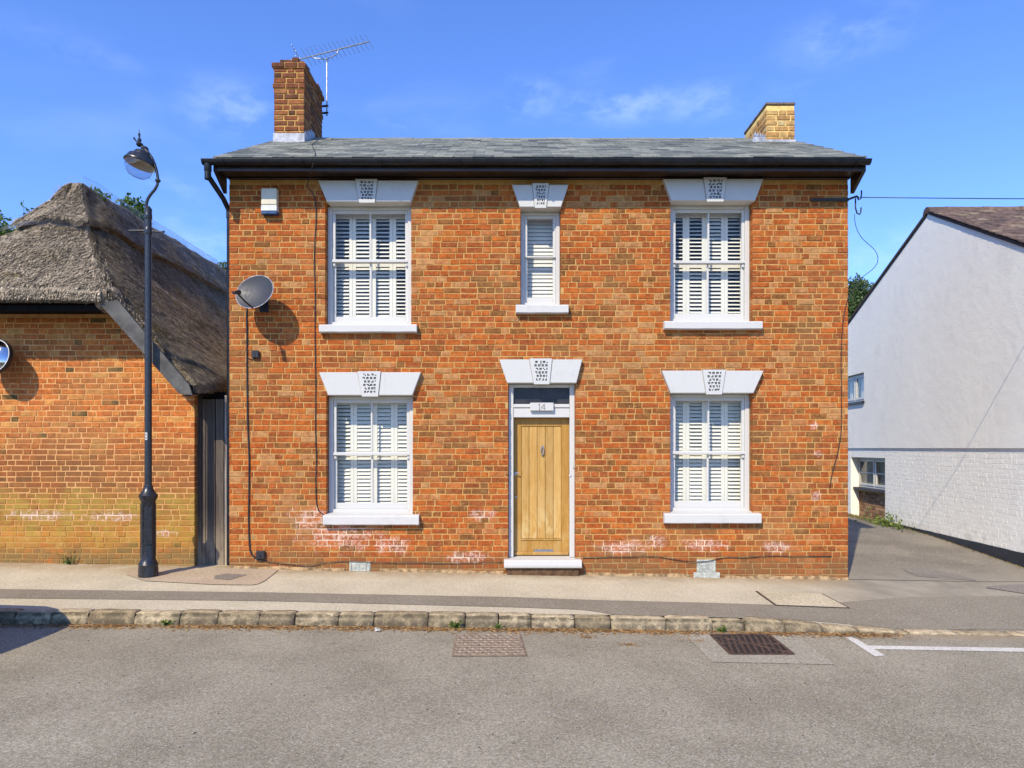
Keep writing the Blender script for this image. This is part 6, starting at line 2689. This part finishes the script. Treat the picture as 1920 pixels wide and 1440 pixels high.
# sprigs growing through the netting on the ridge
for i, (px, py, nn, lab) in enumerate(((58, 398, 8, "ivy sprig standing up at the left ridge of the thatch"), (45, 425, 6, "small sprig low on the left hip of the thatch"), (175, 358, 26, "green weeds growing along the top of the thatch ridge"),
                                       (120, 362, 10, "dry stalks poking up left of the thatch peak"))):
    rnd = random.Random(90 + i)
    d = 10.9 if i != 2 else 10.8
    c = Vector(at(px, py, d))
    t = thing("sprig", lab, "plant", tuple(c - Vector((0, 0, .35))), group="sprigs on the thatched ridge")
    lm_, sm2 = MB(), MB()
    for k in range(nn):
        off = Vector((rnd.gauss(0, .06 if i != 2 else .2), rnd.gauss(0, .05), rnd.gauss(0, .05)))
        if i == 2:
            off.z = -abs(off.x) * .45 + rnd.uniform(-.05, .05)
        e = c + off
        b = e - Vector((-off.x * .2 - .06, 0, .34 + .1 * rnd.random()))
        sm2.tube([b, b.lerp(e, .6) + Vector((rnd.uniform(-.03, .03), 0, 0)), e], .003, 4, caps=False)
        if i != 3:
            for _ in range(4):
                leaf_add(lm_, e + rvec(rnd) * .04, rvec(rnd), rvec(rnd), rnd.uniform(.04, .085), .018, rnd.random())
        else:
            leaf_add(lm_, e, Vector((-.6, 0, .8)), rvec(rnd), .08, .006, .9)
    lm_.build("leaves", M_LEAF if i != 3 else M_LITTER, t, kind='stuff')
    sm2.build("stems", M_BARK, t)

# ================================================================ PARKED CAR just outside the frame (its shadow falls on the kerb)
car = thing("parked_car", "dark parked car at the kerb casting its shadow on the pavement", "car", (-7.3, -3.75, zr(-7.3)))
zc = zr(-7.0)
M_CAR = simple("car paint", (0.02, 0.025, 0.035), .25, .1, 3, coat=.6)
M_CGLASS = simple("car glass", (0.015, 0.017, 0.02), .08)
M_TYRE = simple("tyre rubber", (0.02, 0.02, 0.02), .85)
cy0, cy1 = -4.68, -2.86
fx = -4.99
prof = [(0.00, .34), (.02, .70), (.08, .98), (.35, 1.12), (1.15, 1.19), (1.9, 1.56), (2.4, 1.63), (3.6, 1.60), (4.15, 1.22), (4.3, 1.0), (4.32, .45), (4.2, .30), (.15, .24)]
cbm = bmesh.new()
ringsv = []
nY = 9
for j in range(nY):
    v = j / (nY - 1) * 2 - 1
    y = lerp(cy0, cy1, j / (nY - 1))
    bulge = abs(v) ** 4
    rv = []
    for (a, z) in prof:
        tb_ = clamp((z - 1.0) / .65)
        yy = (cy0 + cy1) / 2 + v * (cy1 - cy0) / 2 * (1 - .17 * tb_)
        xx = fx - a - (.22 * bulge if a < .5 else (-.12 * bulge if a > 4 else 0))
        rv.append(cbm.verts.new((xx, yy, zc + z - .05 * bulge * (z > .8))))
    ringsv.append(rv)
for j in range(nY - 1):
    for k in range(len(prof)):
        k2 = (k + 1) % len(prof)
        cbm.faces.new((ringsv[j][k], ringsv[j + 1][k], ringsv[j + 1][k2], ringsv[j][k2]))
cbm.faces.new(ringsv[0])
cbm.faces.new(ringsv[-1][::-1])
bmesh.ops.recalc_face_normals(cbm, faces=cbm.faces)
mb = MB()
mb.from_bm(cbm)
mb.build("body", M_CAR, car, angle=40)
for sy, yy in ((-1, cy0), (1, cy1)):
    for xx in (fx - .82, fx - 3.45):
        m = MB()
        T = Matrix.Translation((xx, yy - sy * .1, zc + .33)) @ Matrix.Rotation(math.pi / 2, 4, 'X')
        m.lathe([(.21, -.11), (.31, -.11), (.33, -.08), (.33, .08), (.31, .11), (.21, .11)], 24, T)
        wheel = m.build("wheel", M_TYRE, car, angle=40)
        m = MB()
        m.lathe([(.21, -.09), (.19, -.1), (.05, -.085), (.001, -.085)], 20, T)
        m.lathe([(.21, .09), (.19, .1), (.05, .085), (.001, .085)], 20, T)
        m.build("rim", M_STEEL, wheel)
    m = MB()
    poly = [(fx - 1.3, 1.20), (fx - 1.95, 1.47), (fx - 3.5, 1.5), (fx - 3.95, 1.15), (fx - 3.95, 1.05)]
    base = (cy0 + cy1) / 2
    m.add([(a, base + sy * ((cy1 - cy0) / 2 * (1 - .17 * clamp((z - 1.0) / .65)) + .004), zc + z) for a, z in poly], [(0, 1, 2, 3, 4)])
    m.build("side_window", M_CGLASS, car)
    m = MB()
    m.bbox(fx - .32, fx - .02, yy - sy * .42 - .14, yy - sy * .42 + .14, zc + .68, zc + .82, .03)
    m.build("headlight", M_LEAD, car)
    m = MB()
    m.bbox(fx - 1.5, fx - 1.36, min(yy + sy * .02, yy + sy * .18), max(yy + sy * .02, yy + sy * .18), zc + 1.05, zc + 1.17, .03)
    m.build("wing_mirror", M_CAR, car)
m = MB()
m.add([(fx - 1.2, cy0 + .14, zc + 1.215), (fx - 1.2, cy1 - .14, zc + 1.215), (fx - 1.86, cy1 - .24, zc + 1.55), (fx - 1.86, cy0 + .24, zc + 1.55)], [(0, 1, 2, 3)])
m.build("windscreen", M_CGLASS, car)
